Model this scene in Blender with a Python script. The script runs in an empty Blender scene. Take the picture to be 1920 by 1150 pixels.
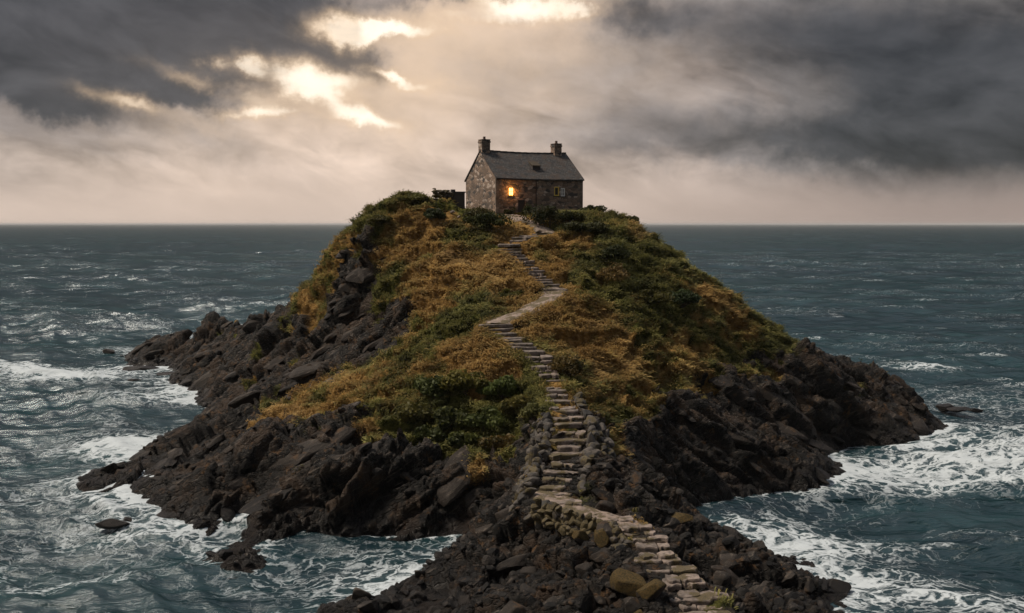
import bpy, bmesh, math, random
import numpy as np
from mathutils import Vector, Matrix, Euler

random.seed(7)
rng = np.random.default_rng(11)
R = math.radians
scene = bpy.context.scene
col = scene.collection

# ------------------------------------------------------------------ camera
CAM_Z, FPX = 25.0, 1867.0
PITCH = math.atan(155.0 / FPX)
cam_data = bpy.data.cameras.new("camera")
cam_data.lens = 35.0
cam_data.sensor_width = 36.0
cam_data.clip_start, cam_data.clip_end = 0.5, 120000.0
cam = bpy.data.objects.new("camera", cam_data)
cam.location = (0, 0, CAM_Z)
cam.rotation_euler = (R(90) - PITCH, 0, 0)
col.objects.link(cam)
scene.camera = cam

# ------------------------------------------------------------------ exposure
vs = scene.view_settings
vs.view_transform = 'Standard'
vs.look = 'None'
vs.gamma = 1.0
vs.exposure = 0.0
vs.use_curve_mapping = False
scene.cycles.max_bounces = 6
scene.cycles.use_denoising = True

# ------------------------------------------------------------------ sun
SUN_EL, SUN_AZ = R(57), R(-84)          # azimuth measured from +Y towards +X
sun_data = bpy.data.lights.new("sun", 'SUN')
sun_data.energy = 3.7
sun_data.angle = R(12)
sun_data.color = (1.0, 0.87, 0.72)
sun = bpy.data.objects.new("sun", sun_data)
sdir = Vector((math.sin(SUN_AZ) * math.cos(SUN_EL), math.cos(SUN_AZ) * math.cos(SUN_EL), math.sin(SUN_EL)))
sun.rotation_euler = (-sdir).to_track_quat('-Z', 'Y').to_euler()
sun.location = sdir * 200
col.objects.link(sun)


# ------------------------------------------------------------------ node helper
class NT:
    def __init__(self, tree):
        self.t = tree
        self.n = tree.nodes
        self.l = tree.links

    def node(self, typ, **kw):
        nd = self.n.new(typ)
        for k, v in kw.items():
            setattr(nd, k, v)
        return nd

    def put(self, sock, v):
        if isinstance(v, bpy.types.NodeSocket):
            self.l.new(v, sock)
        elif v is not None:
            sock.default_value = v

    def m(self, op, a, b=None, c=None, clamp=False):
        nd = self.node('ShaderNodeMath', operation=op, use_clamp=clamp)
        for i, v in enumerate((a, b, c)):
            if v is not None:
                self.put(nd.inputs[i], v)
        return nd.outputs[0]

    def vm(self, op, a, b=None):
        nd = self.node('ShaderNodeVectorMath', operation=op)
        self.put(nd.inputs[0], a)
        if b is not None:
            self.put(nd.inputs[1], b)
        return nd.outputs[0]

    def noise(self, vec, scale, detail=4.0, rough=0.55, dist=0.0, out='Fac'):
        nd = self.node('ShaderNodeTexNoise')
        self.put(nd.inputs['Vector'], vec)
        nd.inputs['Scale'].default_value = scale
        nd.inputs['Detail'].default_value = detail
        nd.inputs['Roughness'].default_value = rough
        nd.inputs['Distortion'].default_value = dist
        return nd.outputs[out]

    def voro(self, vec, scale, feature='F1', out='Distance', rand=1.0):
        nd = self.node('ShaderNodeTexVoronoi', feature=feature)
        self.put(nd.inputs['Vector'], vec)
        nd.inputs['Scale'].default_value = scale
        nd.inputs['Randomness'].default_value = rand
        return nd.outputs[out]

    def mix(self, fac, a, b, blend='MIX'):
        nd = self.node('ShaderNodeMix', data_type='RGBA', blend_type=blend)
        self.put(nd.inputs[0], fac)
        for sock, v in ((nd.inputs[6], a), (nd.inputs[7], b)):
            if isinstance(v, tuple) and len(v) == 3:
                v = (*v, 1.0)
            self.put(sock, v)
        return nd.outputs[2]

    def step(self, x, lo, hi, a=0.0, b=1.0):
        nd = self.node('ShaderNodeMapRange', interpolation_type='SMOOTHSTEP')
        self.put(nd.inputs[0], x)
        for i, v in zip((1, 2, 3, 4), (lo, hi, a, b)):
            self.put(nd.inputs[i], v)
        return nd.outputs[0]

    def attr(self, name, out='Fac'):
        nd = self.node('ShaderNodeAttribute', attribute_name=name)
        return nd.outputs[out]

    def bump(self, h, strength, dist, normal=None):
        nd = self.node('ShaderNodeBump')
        nd.inputs['Strength'].default_value = strength
        nd.inputs['Distance'].default_value = dist
        self.put(nd.inputs['Height'], h)
        if normal is not None:
            self.put(nd.inputs['Normal'], normal)
        return nd.outputs[0]

    def scale(self, vec, s):
        return self.vm('MULTIPLY', vec, s)


def px2dir(px, py):
    dx, dy = (px - 960.0) / FPX, (575.0 - py) / FPX
    c, s = math.cos(PITCH), math.sin(PITCH)
    return dx, c + dy * s, -s + dy * c


# ------------------------------------------------------------------ world: Nishita sky behind a deck of storm cloud
world = bpy.data.worlds.new("World")
scene.world = world
world.use_nodes = True
W = NT(world.node_tree)
W.n.clear()
gen = W.node('ShaderNodeTexCoord').outputs['Generated']
sep = W.node('ShaderNodeSeparateXYZ')
W.l.new(gen, sep.inputs[0])
wx, wy, wz = sep.outputs
K = 1000.0                                # thousandths of a radian
warp1 = W.noise(gen, 6.0, 6.0, 0.6, 0.0, 'Color')
warp2 = W.noise(gen, 26.0, 6.0, 0.62, 0.0, 'Color')
s1 = W.node('ShaderNodeSeparateColor'); W.l.new(warp1, s1.inputs[0])
s2 = W.node('ShaderNodeSeparateColor'); W.l.new(warp2, s2.inputs[0])
az0 = W.m('MULTIPLY', W.m('ARCTAN2', wx, wy), K)
el0 = W.m('MULTIPLY', W.m('ARCSINE', wz), K)


def warped(base, a, b, ka, kb):
    return W.m('ADD', base, W.m('ADD', W.m('MULTIPLY', W.m('SUBTRACT', a, 0.5), ka), W.m('MULTIPLY', W.m('SUBTRACT', b, 0.5), kb)))


azw = warped(az0, s1.outputs[0], s2.outputs[0], 170.0, 70.0)
elw = warped(el0, s1.outputs[1], s2.outputs[1], 85.0, 40.0)


azg = warped(az0, s1.outputs[0], s2.outputs[0], 60.0, 60.0)
elg = warped(el0, s1.outputs[1], s2.outputs[1], 26.0, 34.0)


def sky_blob(px, py, sx, sy, w, tilt=0.0, src=None):
    """A soft patch of the cloud deck, w strong, centred on a direction of the sky; sizes in milliradians."""
    d = px2dir(px, py)
    ln = math.sqrt(sum(q * q for q in d))
    a, e = math.atan2(d[0], d[1]) * K, math.asin(d[2] / ln) * K
    az_, el_ = src or (azw, elw)
    da, de = W.m('SUBTRACT', az_, a), W.m('SUBTRACT', el_, e)
    if tilt:
        de = W.m('ADD', de, W.m('MULTIPLY', da, tilt))
    da, de = W.m('DIVIDE', da, sx), W.m('DIVIDE', de, sy)
    q = W.m('ADD', W.m('MULTIPLY', da, da), W.m('MULTIPLY', de, de))
    return W.m('MULTIPLY', W.m('EXPONENT', W.m('MULTIPLY', q, -0.9)), w)


def total(blobs, src=None):
    acc = None
    for b in blobs:
        v = sky_blob(*(list(b) + [0.0])[:6], src)
        acc = v if acc is None else W.m('ADD', acc, v)
    return acc


dark = total([
    (60, 50, 190, 56, 1.05), (330, 45, 130, 46, 1.0, 0.1), (540, 25, 75, 36, 0.95, 0.1), (300, 140, 110, 20, 0.45, 0.10),
    (60, 185, 110, 16, 0.50, 0.12), (400, 195, 50, 12, 0.42, 0.2), (640, 110, 40, 18, 0.30),
    (860, -5, 75, 9, 0.70), (1200, 20, 60, 22, 0.62), (1420, 40, 120, 48, 0.36),
    (1930, 170, 190, 75, 0.78), (1700, 90, 170, 70, 0.46), (1500, 262, 190, 26, 0.50, -0.03), (1850, 270, 190, 26, 0.45, -0.03),
    (720, 190, 45, 14, 0.20, 0.3), (560, 210, 35, 9, 0.20, 0.3), (1150, 180, 110, 60, 0.22, 0.3), (1000, 235, 120, 18, 0.12), (880, 125, 85, 30, 0.18, 0.2), (1020, 110, 90, 30, 0.16), (130, 260, 120, 14, 0.22, 0.1), (330, 250, 70, 10, 0.18, 0.2),
])
glow = total([
    (650, 55, 30, 11, 1.25), (705, 60, 36, 8, 0.95, -0.1), (770, 55, 40, 7, 0.6), (860, 28, 45, 6, 0.55), (985, 14, 30, 13, 1.3), (1085, 10, 24, 6, 0.9), (910, 8, 30, 6, 0.6),
    (470, 126, 10, 10, 1.1), (425, 122, 7, 5, 0.6), (545, 135, 40, 10, 0.62), (575, 165, 34, 14, 0.8), (640, 150, 30, 10, 0.5),
    (738, 138, 22, 7, 1.1, 0.35), (800, 150, 16, 7, 0.5), (640, 200, 40, 9, 0.72, 0.3), (690, 226, 36, 8, 0.85, 0.15), (500, 213, 28, 6, 0.95), (240, 190, 30, 7, 0.62, 0.25), (440, 170, 50, 6, 0.5, 0.3),
], (azg, elg))
halo = total([(560, 150, 230, 70, 0.62), (700, 80, 120, 40, 0.3), (980, 20, 150, 60, 0.34)])
# cloud texture in azimuth / elevation, banks leaning down to the right
cv = W.node('ShaderNodeCombineXYZ')
W.put(cv.inputs[0], W.m('MULTIPLY', az0, 0.001))
W.put(cv.inputs[1], W.m('MULTIPLY', W.m('ADD', W.m('MULTIPLY', el0, 2.1), W.m('MULTIPLY', az0, 0.34)), 0.001))
cv = cv.outputs[0]
cvw = W.vm('ADD', cv, W.scale(W.noise(cv, 5.0, 4, 0.55, 0.0, 'Color'), (0.10, 0.10, 0.0)))
fine = W.noise(cvw, 9.0, 8.0, 0.55, 0.35)
fine_up = W.noise(W.vm('ADD', cvw, (-0.012, 0.026, 0.0)), 9.0, 8.0, 0.55, 0.35)
bank = W.noise(cvw, 4.0, 5.0, 0.52, 0.5)
bank_up = W.noise(W.vm('ADD', cvw, (-0.02, 0.05, 0.0)), 4.0, 5.0, 0.52, 0.5)
relief = W.m('ADD', W.m('MULTIPLY', W.m('SUBTRACT', fine, fine_up), 1.7), W.m('MULTIPLY', W.m('SUBTRACT', bank, bank_up), 2.0))
puff = W.m('ABSOLUTE', W.m('SUBTRACT', W.noise(cvw, 7.5, 6.0, 0.5, 0.2), 0.5))
puff_up = W.m('ABSOLUTE', W.m('SUBTRACT', W.noise(W.vm('ADD', cvw, (-0.010, 0.024, 0.0)), 7.5, 6.0, 0.5, 0.2), 0.5))
relief = W.m('ADD', relief, W.m('MULTIPLY', W.m('SUBTRACT', puff_up, puff), 1.6))
lump = W.noise(W.scale(gen, (1.0, 1.0, 2.2)), 3.0, 3.0, 0.5, 0.3)
# unseen broken grey cloud overhead and behind the camera, toned to shape the light
high = W.step(el0, 235.0, 620.0)
dark = W.m('MULTIPLY', dark, W.m('SUBTRACT', 1.0, high))
dark = W.m('ADD', dark, W.m('MULTIPLY', W.m('SUBTRACT', lump, 0.45), W.m('ADD', 0.10, W.m('MULTIPLY', high, 0.5))))
billow = W.step(el0, 20.0, 110.0, 0.10, 0.36)
dark = W.m('ADD', dark, W.m('MULTIPLY', W.m('SUBTRACT', bank, 0.48), W.step(el0, 15.0, 90.0, 0.35, 0.95)))
dark = W.m('ADD', dark, W.m('MULTIPLY', W.m('SUBTRACT', fine, 0.5), billow), clamp=True)
# warm cream in the west-facing gap, cooler towards the right
side = W.step(az0, -120.0, 460.0)
pale = W.mix(side, (0.68, 0.54, 0.45), (0.35, 0.288, 0.262))
leftside = W.step(az0, -520.0, -250.0, 1.0, 0.0)
pale = W.mix(leftside, pale, (0.57, 0.47, 0.41))
mid = W.mix(side, (0.29, 0.255, 0.245), (0.175, 0.157, 0.148))
deep = W.mix(side, (0.070, 0.067, 0.070), (0.060, 0.059, 0.062))
cloud = W.mix(W.step(dark, 0.0, 0.50), pale, mid)
cloud = W.mix(W.step(dark, 0.34, 1.02), cloud, deep)
overhead = W.mix(W.step(lump, 0.3, 0.7), (0.50, 0.53, 0.58), (0.32, 0.35, 0.40))
shape = W.m('ADD', 1.0, W.m('MULTIPLY', relief, W.step(el0, 5.0, 70.0, 0.35, 1.0)))
shape = W.m('MAXIMUM', shape, 0.45)
sh = W.node('ShaderNodeCombineColor')
for k_ in range(3):
    W.put(sh.inputs[k_], shape)
cloud = W.mix(1.0, cloud, sh.outputs[0], 'MULTIPLY')
cloud = W.mix(high, cloud, overhead)
cloud = W.mix(W.step(wy, -0.45, 0.25, 0.70, 0.0), cloud, (0.03, 0.034, 0.04))  # unseen sky behind the camera darkened so camera-facing surfaces stay dim
hz = W.mix(side, (0.70, 0.56, 0.47), (0.37, 0.29, 0.255))
cloud = W.mix(W.m('MULTIPLY', W.m('MULTIPLY', W.step(el0, 0.0, 60.0, 1.0, 0.0), W.step(wy, -0.2, 0.4)), 0.8), cloud, hz)
keep = W.step(dark, 0.30, 0.95, 1.0, 0.05)
gl_ = W.m('ADD', glow, W.m('MULTIPLY', W.m('SUBTRACT', fine, 0.5), 1.1))
g = W.m('MULTIPLY', W.step(gl_, 0.34, 1.35), W.step(dark, 0.55, 1.1, 1.0, 0.45))
cloud = W.mix(W.m('MULTIPLY', halo, keep, clamp=True), cloud, (0.92, 0.68, 0.48))
cloud = W.mix(W.m('MULTIPLY', W.m('MULTIPLY', glow, 1.15, clamp=True), W.step(fine, 0.30, 0.60), clamp=True), cloud, (0.90, 0.64, 0.41))
cloud = W.mix(g, cloud, (1.30, 1.15, 0.95))
sky = W.node('ShaderNodeTexSky', sky_type='NISHITA')
sky.sun_disc = False
sky.sun_elevation = SUN_EL
sky.sun_rotation = SUN_AZ
cloud10 = W.mix(1.0, cloud, (10.0, 10.0, 10.0), 'MULTIPLY')
final = W.mix(0.96, sky.outputs[0], cloud10)
bg = W.node('ShaderNodeBackground')
bg.inputs['Strength'].default_value = 0.1
W.l.new(final, bg.inputs['Color'])
W.l.new(bg.outputs[0], W.node('ShaderNodeOutputWorld').inputs[0])


# ------------------------------------------------------------------ numpy noise
def _h(ix, iy, iz, seed):
    with np.errstate(over='ignore'):
        h = (ix.astype(np.uint32) * np.uint32(374761393)) ^ (iy.astype(np.uint32) * np.uint32(668265263)) \
            ^ (iz.astype(np.uint32) * np.uint32(2147483647)) ^ np.uint32((seed * 1274126177 + 97) & 0xffffffff)
        h = (h ^ (h >> np.uint32(13))) * np.uint32(1274126177)
        h = (h ^ (h >> np.uint32(15))) * np.uint32(2246822519)
        h = h ^ (h >> np.uint32(16))
    return h


def hf(ix, iy, iz, seed):
    return _h(ix, iy, iz, seed).astype(np.float32) / np.float32(4294967295.0)


def vnoise(p, seed=0):
    i = np.floor(p).astype(np.int32)
    f = (p - i).astype(np.float32)
    u = f * f * f * (f * (f * 6 - 15) + 10)
    out = np.zeros(len(p), np.float32)
    for dx in (0, 1):
        for dy in (0, 1):
            for dz in (0, 1):
                w = (u[:, 0] if dx else 1 - u[:, 0]) * (u[:, 1] if dy else 1 - u[:, 1]) * (u[:, 2] if dz else 1 - u[:, 2])
                out += w * hf(i[:, 0] + dx, i[:, 1] + dy, i[:, 2] + dz, seed)
    return out * 2 - 1


def fbm(p, octaves=4, seed=0, gain=0.5):
    a, s, out = 1.0, 0.0, 0
    q = np.asarray(p, np.float32).copy()
    for o in range(octaves):
        out = out + a * vnoise(q, seed + o)
        s += a
        a *= gain
        q = q * 2.03 + 17.3
    return out / s


def worley(p, seed=0):
    """F1, F2, the nearest cell's id and the offset to its centre."""
    i = np.floor(p).astype(np.int32)
    n = len(p)
    f1 = np.full(n, 9e9, np.float32)
    f2 = np.full(n, 9e9, np.float32)
    cid = np.zeros(n, np.uint32)
    off = np.zeros((n, 3), np.float32)
    for dx in (-1, 0, 1):
        for dy in (-1, 0, 1):
            for dz in (-1, 0, 1):
                cx, cy, cz = i[:, 0] + dx, i[:, 1] + dy, i[:, 2] + dz
                h = _h(cx, cy, cz, seed)
                o = np.stack([(cx + (h & np.uint32(1023)) / 1023.0) - p[:, 0],
                              (cy + ((h >> np.uint32(10)) & np.uint32(1023)) / 1023.0) - p[:, 1],
                              (cz + ((h >> np.uint32(20)) & np.uint32(1023)) / 1023.0) - p[:, 2]], 1).astype(np.float32)
                d = np.einsum('ij,ij->i', o, o)
                near = d < f1
                f2 = np.where(near, f1, np.minimum(f2, d))
                f1 = np.where(near, d, f1)
                cid = np.where(near, h, cid)
                off[near] = o[near]
    return np.sqrt(f1), np.sqrt(f2), cid, off


def sstep(x, a, b):
    t = np.clip((x - a) / (b - a), 0, 1)
    return t * t * (3 - 2 * t)


def blocks(p, seed):
    """Blocky rock relief: each cell is a tilted facet, with cracks between."""
    f1, f2, cid, off = worley(p, seed)
    c1 = (cid & np.uint32(255)) / 255.0 - 0.5
    g = np.stack([((cid >> np.uint32(8)) & np.uint32(255)) / 255.0 - 0.5,
                  ((cid >> np.uint32(16)) & np.uint32(255)) / 255.0 - 0.5,
                  ((cid >> np.uint32(24)) & np.uint32(255)) / 255.0 - 0.5], 1)
    tilt = -np.einsum('ij,ij->i', g, off)
    crack = 1 - sstep(f2 - f1, 0.0, 0.09)
    return (c1 * 0.9 + tilt * 1.35 - crack * 0.45).astype(np.float32)


# ------------------------------------------------------------------ layout: pixel + depth -> world point
def at(px, py, y=None, z=None):
    d = px2dir(px, py)
    if z is not None:
        t = (z - CAM_Z) / d[2]
    else:
        t = y / d[1]
    return np.array([d[0] * t, d[1] * t, CAM_Z + d[2] * t])


# the footway: (px, py, depth, width in metres), from the cottage down to the headland
PATH = [(955, 402, 122.6, 3.2), (985, 412, 120, 2.4), (1025, 434, 116.8, 2.2), (985, 443, 115.3, 2.6), (953, 463, 113, 2.7), (985, 492, 110.3, 2.6), (1010, 520, 107.4, 2.5),
        (1040, 545, 104.5, 3.0), (1000, 574, 101, 2.5), (935, 604, 97.3, 3.2), (955, 632, 94.5, 3.0), (1005, 665, 91.5, 2.7), (1030, 700, 88.5, 2.3), (1045, 740, 85, 2.2),
        (1062, 780, 81.5, 2.8), (1068, 820, 78.5, 3.1), (1060, 860, 75.5, 3.1), (1045, 900, 72.8, 3.2), (1042, 932, 70.4, 3.0), (1105, 957, 68.2, 2.6), (1180, 985, 66, 2.4),
        (1218, 1020, 63.6, 2.6), (1255, 1060, 60.8, 3.2), (1290, 1100, 58.3, 3.6), (1325, 1145, 55.5, 3.8), (1390, 1230, 51, 3.0), (1450, 1330, 47, 3.0)]
path_pts = np.array([at(p[0], p[1], y=p[2]) for p in PATH])
path_w = np.array([p[3] for p in PATH])
_s, _w = [path_pts[0]], [path_w[0]]
for i in range(len(path_pts) - 1):          # Catmull-Rom through the points
    a, b, c, d = path_pts[max(i - 1, 0)], path_pts[i], path_pts[i + 1], path_pts[min(i + 2, len(path_pts) - 1)]
    for k in range(1, 13):
        t = k / 12
        q = 0.5 * ((2 * b) + (c - a) * t + (2 * a - 5 * b + 4 * c - d) * t * t + (3 * b - a - 3 * c + d) * t ** 3)
        _s.append(q)
        _w.append(path_w[i] * (1 - t) + path_w[i + 1] * t)
path_line, path_width = np.array(_s), np.array(_w)

# control points of the land: px, py, ('y' depth | 'z' height), veg 0..1, green 0..1
CP = []


def cp(px, py, y=None, z=None, veg=0.0, green=0.5):
    p = at(px, py, y=y, z=z)
    CP.append((p[0], p[1], p[2], veg, green))


def raw(x, y, z, veg=0.0, green=0.5):
    CP.append((x, y, z, veg, green))


# waterline, the land side
for q in [(240, 664), (300, 690), (375, 700), (365, 742), (400, 772), (372, 790), (300, 832), (262, 872), (142, 905), (160, 925), (250, 915), (262, 950), (320, 980), (430, 1003),
          (500, 1026), (640, 1022), (760, 1028), (845, 1012), (790, 1070), (700, 1112), (590, 1152),
          (1768, 820), (1715, 830), (1600, 832), (1565, 842), (1592, 872), (1540, 905), (1450, 915), (1385, 930), (1300, 950), (1268, 957),
          (1305, 992), (1385, 1022), (1480, 1062), (1560, 1084), (1655, 1118), (1560, 1165)]:
    cp(*q, z=0.0)
# sea bed just off the waterline
for q in [(170, 655), (230, 690), (300, 715), (320, 760), (300, 790), (230, 830), (180, 870), (90, 905), (110, 945), (210, 960), (270, 1005), (400, 1040),
          (520, 1070), (660, 1060), (770, 1060), (640, 1100), (520, 1150),
          (1830, 815), (1780, 850), (1660, 868), (1660, 900), (1590, 940), (1480, 960), (1400, 968), (1350, 985), (1450, 1020), (1560, 1055), (1660, 1085), (1760, 1120)]:
    cp(*q, z=-1.6)
for x, y in [(-110, 200), (-110, 150), (-90, 110), (-65, 88), (-45, 70), (-35, 55), (-25, 45), (75, 165), (85, 130), (75, 105), (60, 88), (52, 74), (45, 60), (40, 48), (0, 225), (-60, 225), (55, 210), (-110, 225), (110, 225)]:
    raw(x, y, -6.0)
# skyline right
cp(1130, 399, y=124, veg=1, green=.8); cp(1180, 408, y=122, veg=1, green=.8); cp(1215, 433, y=121, veg=1, green=.7); cp(1280, 482, y=118, veg=1, green=.6)
cp(1360, 541, y=116, veg=1, green=.6); cp(1430, 592, y=116, veg=1, green=.6); cp(1490, 632, y=118, veg=.8, green=.6); cp(1532, 662, y=120, veg=.3)
cp(1600, 674, y=124); cp(1650, 688, y=124); cp(1700, 722, y=124); cp(1728, 776, y=124)
for px, py, y, z in [(1215, 433, 131, 18), (1280, 482, 128, 15), (1360, 541, 126, 11), (1430, 592, 126, 7.5), (1500, 640, 129, 4), (1600, 675, 136, 3), (1700, 720, 134, 0)]:
    raw((px - 960) / FPX * y, y, z, .6, .6)
# skyline left and the far-left ridge of rock
cp(770, 362, y=122, veg=1, green=.6); cp(740, 374, y=121, veg=1, green=.5); cp(690, 402, y=119.5, veg=1, green=.6); cp(668, 432, y=119.5, veg=1, green=.7); cp(600, 492, y=123, veg=1.2, green=.5)
cp(560, 547, y=127, veg=1.1, green=.5); cp(522, 572, y=134, veg=.4, green=.5); cp(480, 578, y=150); cp(430, 590, y=160); cp(380, 614, y=168); cp(320, 640, y=178); cp(262, 655, y=186)
for px, y, z in [(740, 135, 22), (660, 134, 19), (590, 138, 14), (540, 145, 9.5), (480, 165, 7), (430, 176, 5), (380, 184, 3), (310, 194, 0)]:
    raw((px - 960) / FPX * y, y, z, .5, .5)
for q in [(440, 640, 156), (500, 620, 146), (380, 660, 166)]:
    cp(q[0], q[1], y=q[2])
cp(640, 478, y=119.6, veg=1.3, green=.3); cp(600, 530, y=121, veg=1.3, green=.3); cp(560, 582, y=124, veg=.8, green=.2); cp(650, 562, y=115, veg=.1)
# rock buttress on the left flank and the gully behind the front spur
cp(745, 500, y=113.5, veg=.75, green=.3); cp(640, 520, y=117.5, veg=.55, green=.4); cp(600, 600, y=117, veg=.62, green=.3); cp(670, 540, y=115.5, veg=.2); cp(560, 640, y=119.5, veg=.35, green=.2); cp(680, 570, y=113, veg=.1); cp(540, 590, y=126, veg=.3); cp(500, 640, y=125.5); cp(450, 690, y=132); cp(400, 733, y=138)
cp(700, 642, y=107, veg=.1); cp(620, 680, y=110, veg=.05); cp(550, 705, y=112); cp(450, 745, y=118); cp(780, 590, y=106, veg=.5, green=.2)
# front spur
cp(850, 642, y=96, veg=1, green=.15); cp(780, 668, y=97.5, veg=1, green=.2); cp(700, 692, y=99, veg=1.1, green=.15); cp(620, 722, y=100.5, veg=1.1, green=.1); cp(560, 745, y=101, veg=.95, green=.1); cp(480, 778, y=102, veg=.75, green=.1)
cp(400, 803, y=104); cp(300, 842, y=104.5); cp(780, 740, y=91, veg=1, green=.6); cp(700, 765, y=91, veg=.75, green=.3); cp(620, 790, y=91, veg=.2); cp(880, 700, y=90.5, veg=1, green=.1); cp(960, 690, y=90, veg=1, green=.1)
cp(850, 770, y=88, veg=1, green=1); cp(940, 760, y=87, veg=1, green=1); cp(780, 810, y=87.5, veg=.7, green=.9); cp(870, 832, y=85.2, veg=.7, green=.9); cp(960, 830, y=82.8, veg=.5, green=.8); cp(1005, 790, y=82.5, veg=.8, green=.9)
for q in [(380, 945, 1.8), (220, 905, 0.9), (300, 870, 1.2), (350, 880, 2.0), (270, 900, 1.3), (420, 830, 2.6), (700, 1125, 0.8), (640, 1150, 0.8), (660, 1180, 0.9)]:
    cp(q[0], q[1], z=q[2])
for q in [(460, 1045, -3.0), (440, 1065, -3.0), (400, 1022, -1.5), (345, 1008, -1.3), (500, 1050, -2.0), (700, 1052, -1.8), (800, 1035, -1.0), (740, 1078, -1.8), (560, 1055, -2.2), (620, 1085, -2.6), (850, 1018, -0.6)]:
    cp(q[0], q[1], z=q[2])
# cliff under it
for q in [(700, 1000, 77.7), (700, 945, 78.6), (700, 890, 80.5), (700, 850, 83), (620, 1000, 77.9), (600, 950, 79), (600, 900, 80.6), (600, 855, 83.5), (500, 985, 78), (500, 940, 79.6), (500, 900, 82), (500, 850, 87.5), (430, 960, 81),
          (400, 925, 84), (400, 870, 89.5), (330, 900, 89), (330, 950, 84.6), (800, 980, 77.6), (800, 920, 78.2), (850, 950, 78.6), (850, 880, 80.5), (780, 870, 81), (920, 905, 79.2), (200, 895, 99)]:
    cp(q[0], q[1], y=q[2])
# upper slopes
cp(850, 450, y=114, veg=1, green=.2); cp(800, 400, y=119, veg=1, green=.4); cp(760, 440, y=117, veg=1, green=.25); cp(720, 470, y=116, veg=1, green=.4); cp(800, 530, y=108.5, veg=1, green=.1); cp(900, 500, y=109.5, veg=1, green=.1); cp(900, 545, y=104.5, veg=1, green=.7)
cp(850, 590, y=102, veg=1, green=.8); cp(900, 440, y=115.5, veg=1, green=.5); cp(880, 400, y=120.5, veg=1, green=.7); cp(820, 375, y=122.5, veg=1, green=.5)
cp(1090, 420, y=118, veg=1, green=.9); cp(1150, 450, y=114.5, veg=1, green=.8); cp(1100, 480, y=111, veg=1, green=.8); cp(1150, 550, y=104, veg=1, green=.75); cp(1100, 520, y=106.5, veg=1, green=.9); cp(1250, 540, y=109, veg=1, green=.7); cp(1250, 610, y=104, veg=1, green=.7)
cp(1060, 590, y=99, veg=1, green=.15); cp(1100, 620, y=97, veg=1, green=.3); cp(1180, 620, y=99, veg=1, green=.5); cp(1120, 670, y=92.5, veg=1, green=.35); cp(1080, 690, y=90, veg=1, green=.8); cp(1200, 680, y=97, veg=1.2, green=.4); cp(1350, 620, y=109.5, veg=1, green=.6); cp(1350, 680, y=104.5, veg=.7, green=.4)
cp(1440, 680, y=111, veg=.6, green=.4); cp(1290, 690, y=100, veg=.9, green=.4); cp(1180, 740, y=90.5, veg=1.1, green=.4); cp(1130, 730, y=88, veg=1, green=.4); cp(1110, 760, y=85.5, veg=1.1, green=.4); cp(1150, 790, y=84.5, veg=.55)
# cliffs on the right
cp(1250, 740, y=94.5, veg=.1); cp(1250, 810, y=90); cp(1350, 745, y=100); cp(1350, 810, y=94.5); cp(1450, 740, y=107); cp(1450, 810, y=100); cp(1550, 745, y=112); cp(1560, 800, y=110.5); cp(1640, 760, y=117); cp(1640, 810, y=112.5)
cp(1250, 890, y=87.5); cp(1350, 880, y=90.6); cp(1450, 870, y=95); cp(1520, 860, y=98.5); cp(1160, 840, y=81.8); cp(1130, 850, y=78.5); cp(1140, 900, y=75); cp(1190, 920, y=75); cp(1225, 948, y=73.5); cp(1180, 880, y=79.5)
# the headland in front
cp(975, 925, y=72); cp(960, 962, y=70); cp(860, 1012, y=70); cp(800, 1060, y=68); cp(715, 1108, y=66.4); cp(620, 1150, y=63.2); cp(950, 1040, y=65.5); cp(870, 1070, y=65); cp(900, 1130, y=60.5); cp(1050, 1010, y=66.2)
cp(1100, 1070, y=61.8); cp(1050, 1140, y=58); cp(1190, 1100, y=58.5); cp(1180, 1170, y=55); cp(1250, 975, y=69.5); cp(1300, 1010, y=67.5); cp(1330, 1050, y=64); cp(1400, 1042, y=66.5); cp(1400, 1100, y=61); cp(1480, 1076, y=65); cp(1500, 1130, y=60); cp(1580, 1105, y=64.5); cp(1450, 1170, y=56)
cp(760, 1150, y=60); cp(600, 1230, y=58)
for x, y, z in [(-6, 50, 1.5), (2, 48, 3), (7, 45, 3.2), (15, 48, 3.0), (22, 50, .8), (-14, 50, -1.5), (28, 50, -2), (30, 60, -2), (10, 36, 3), (-4, 38, 2), (22, 38, 1)]:
    raw(x, y, z)
# plateau under the cottage
for x, y, z in [(-6.5, 129, 26.6), (2, 124, 26.3), (9, 128, 26.2), (4, 133, 26.4), (-2, 138, 26.0), (8, 137, 25.6), (14, 131, 24.8), (-10, 132, 27.0), (-1.5, 124, 26.4), (-3, 148, 21), (8, 148, 20), (-8, 160, 12), (10, 160, 12), (0, 180, 0), (-25, 170, 3), (30, 150, 5), (30, 170, -2), (-14, 146, 20)]:
    raw(x, y, z, 1.0, .6)
for i in range(0, len(path_line), 4):
    p = path_line[i]
    raw(p[0], p[1], p[2], 1.0 if p[2] > 9.5 else 0.38, 0.4)

CP = np.array(CP)
_k = 2.5


def _kern(d2):
    return np.sqrt(d2 + _k * _k)


_A = _kern(((CP[:, None, :2] - CP[None, :, :2]) ** 2).sum(-1))
_A += -np.eye(len(CP)) * 0.25
_A = np.block([[_A, np.ones((len(CP), 1))], [np.ones((1, len(CP))), np.zeros((1, 1))]])
_wts = np.linalg.solve(_A, np.vstack([CP[:, 2:5], np.zeros((1, 3))]))


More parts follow.
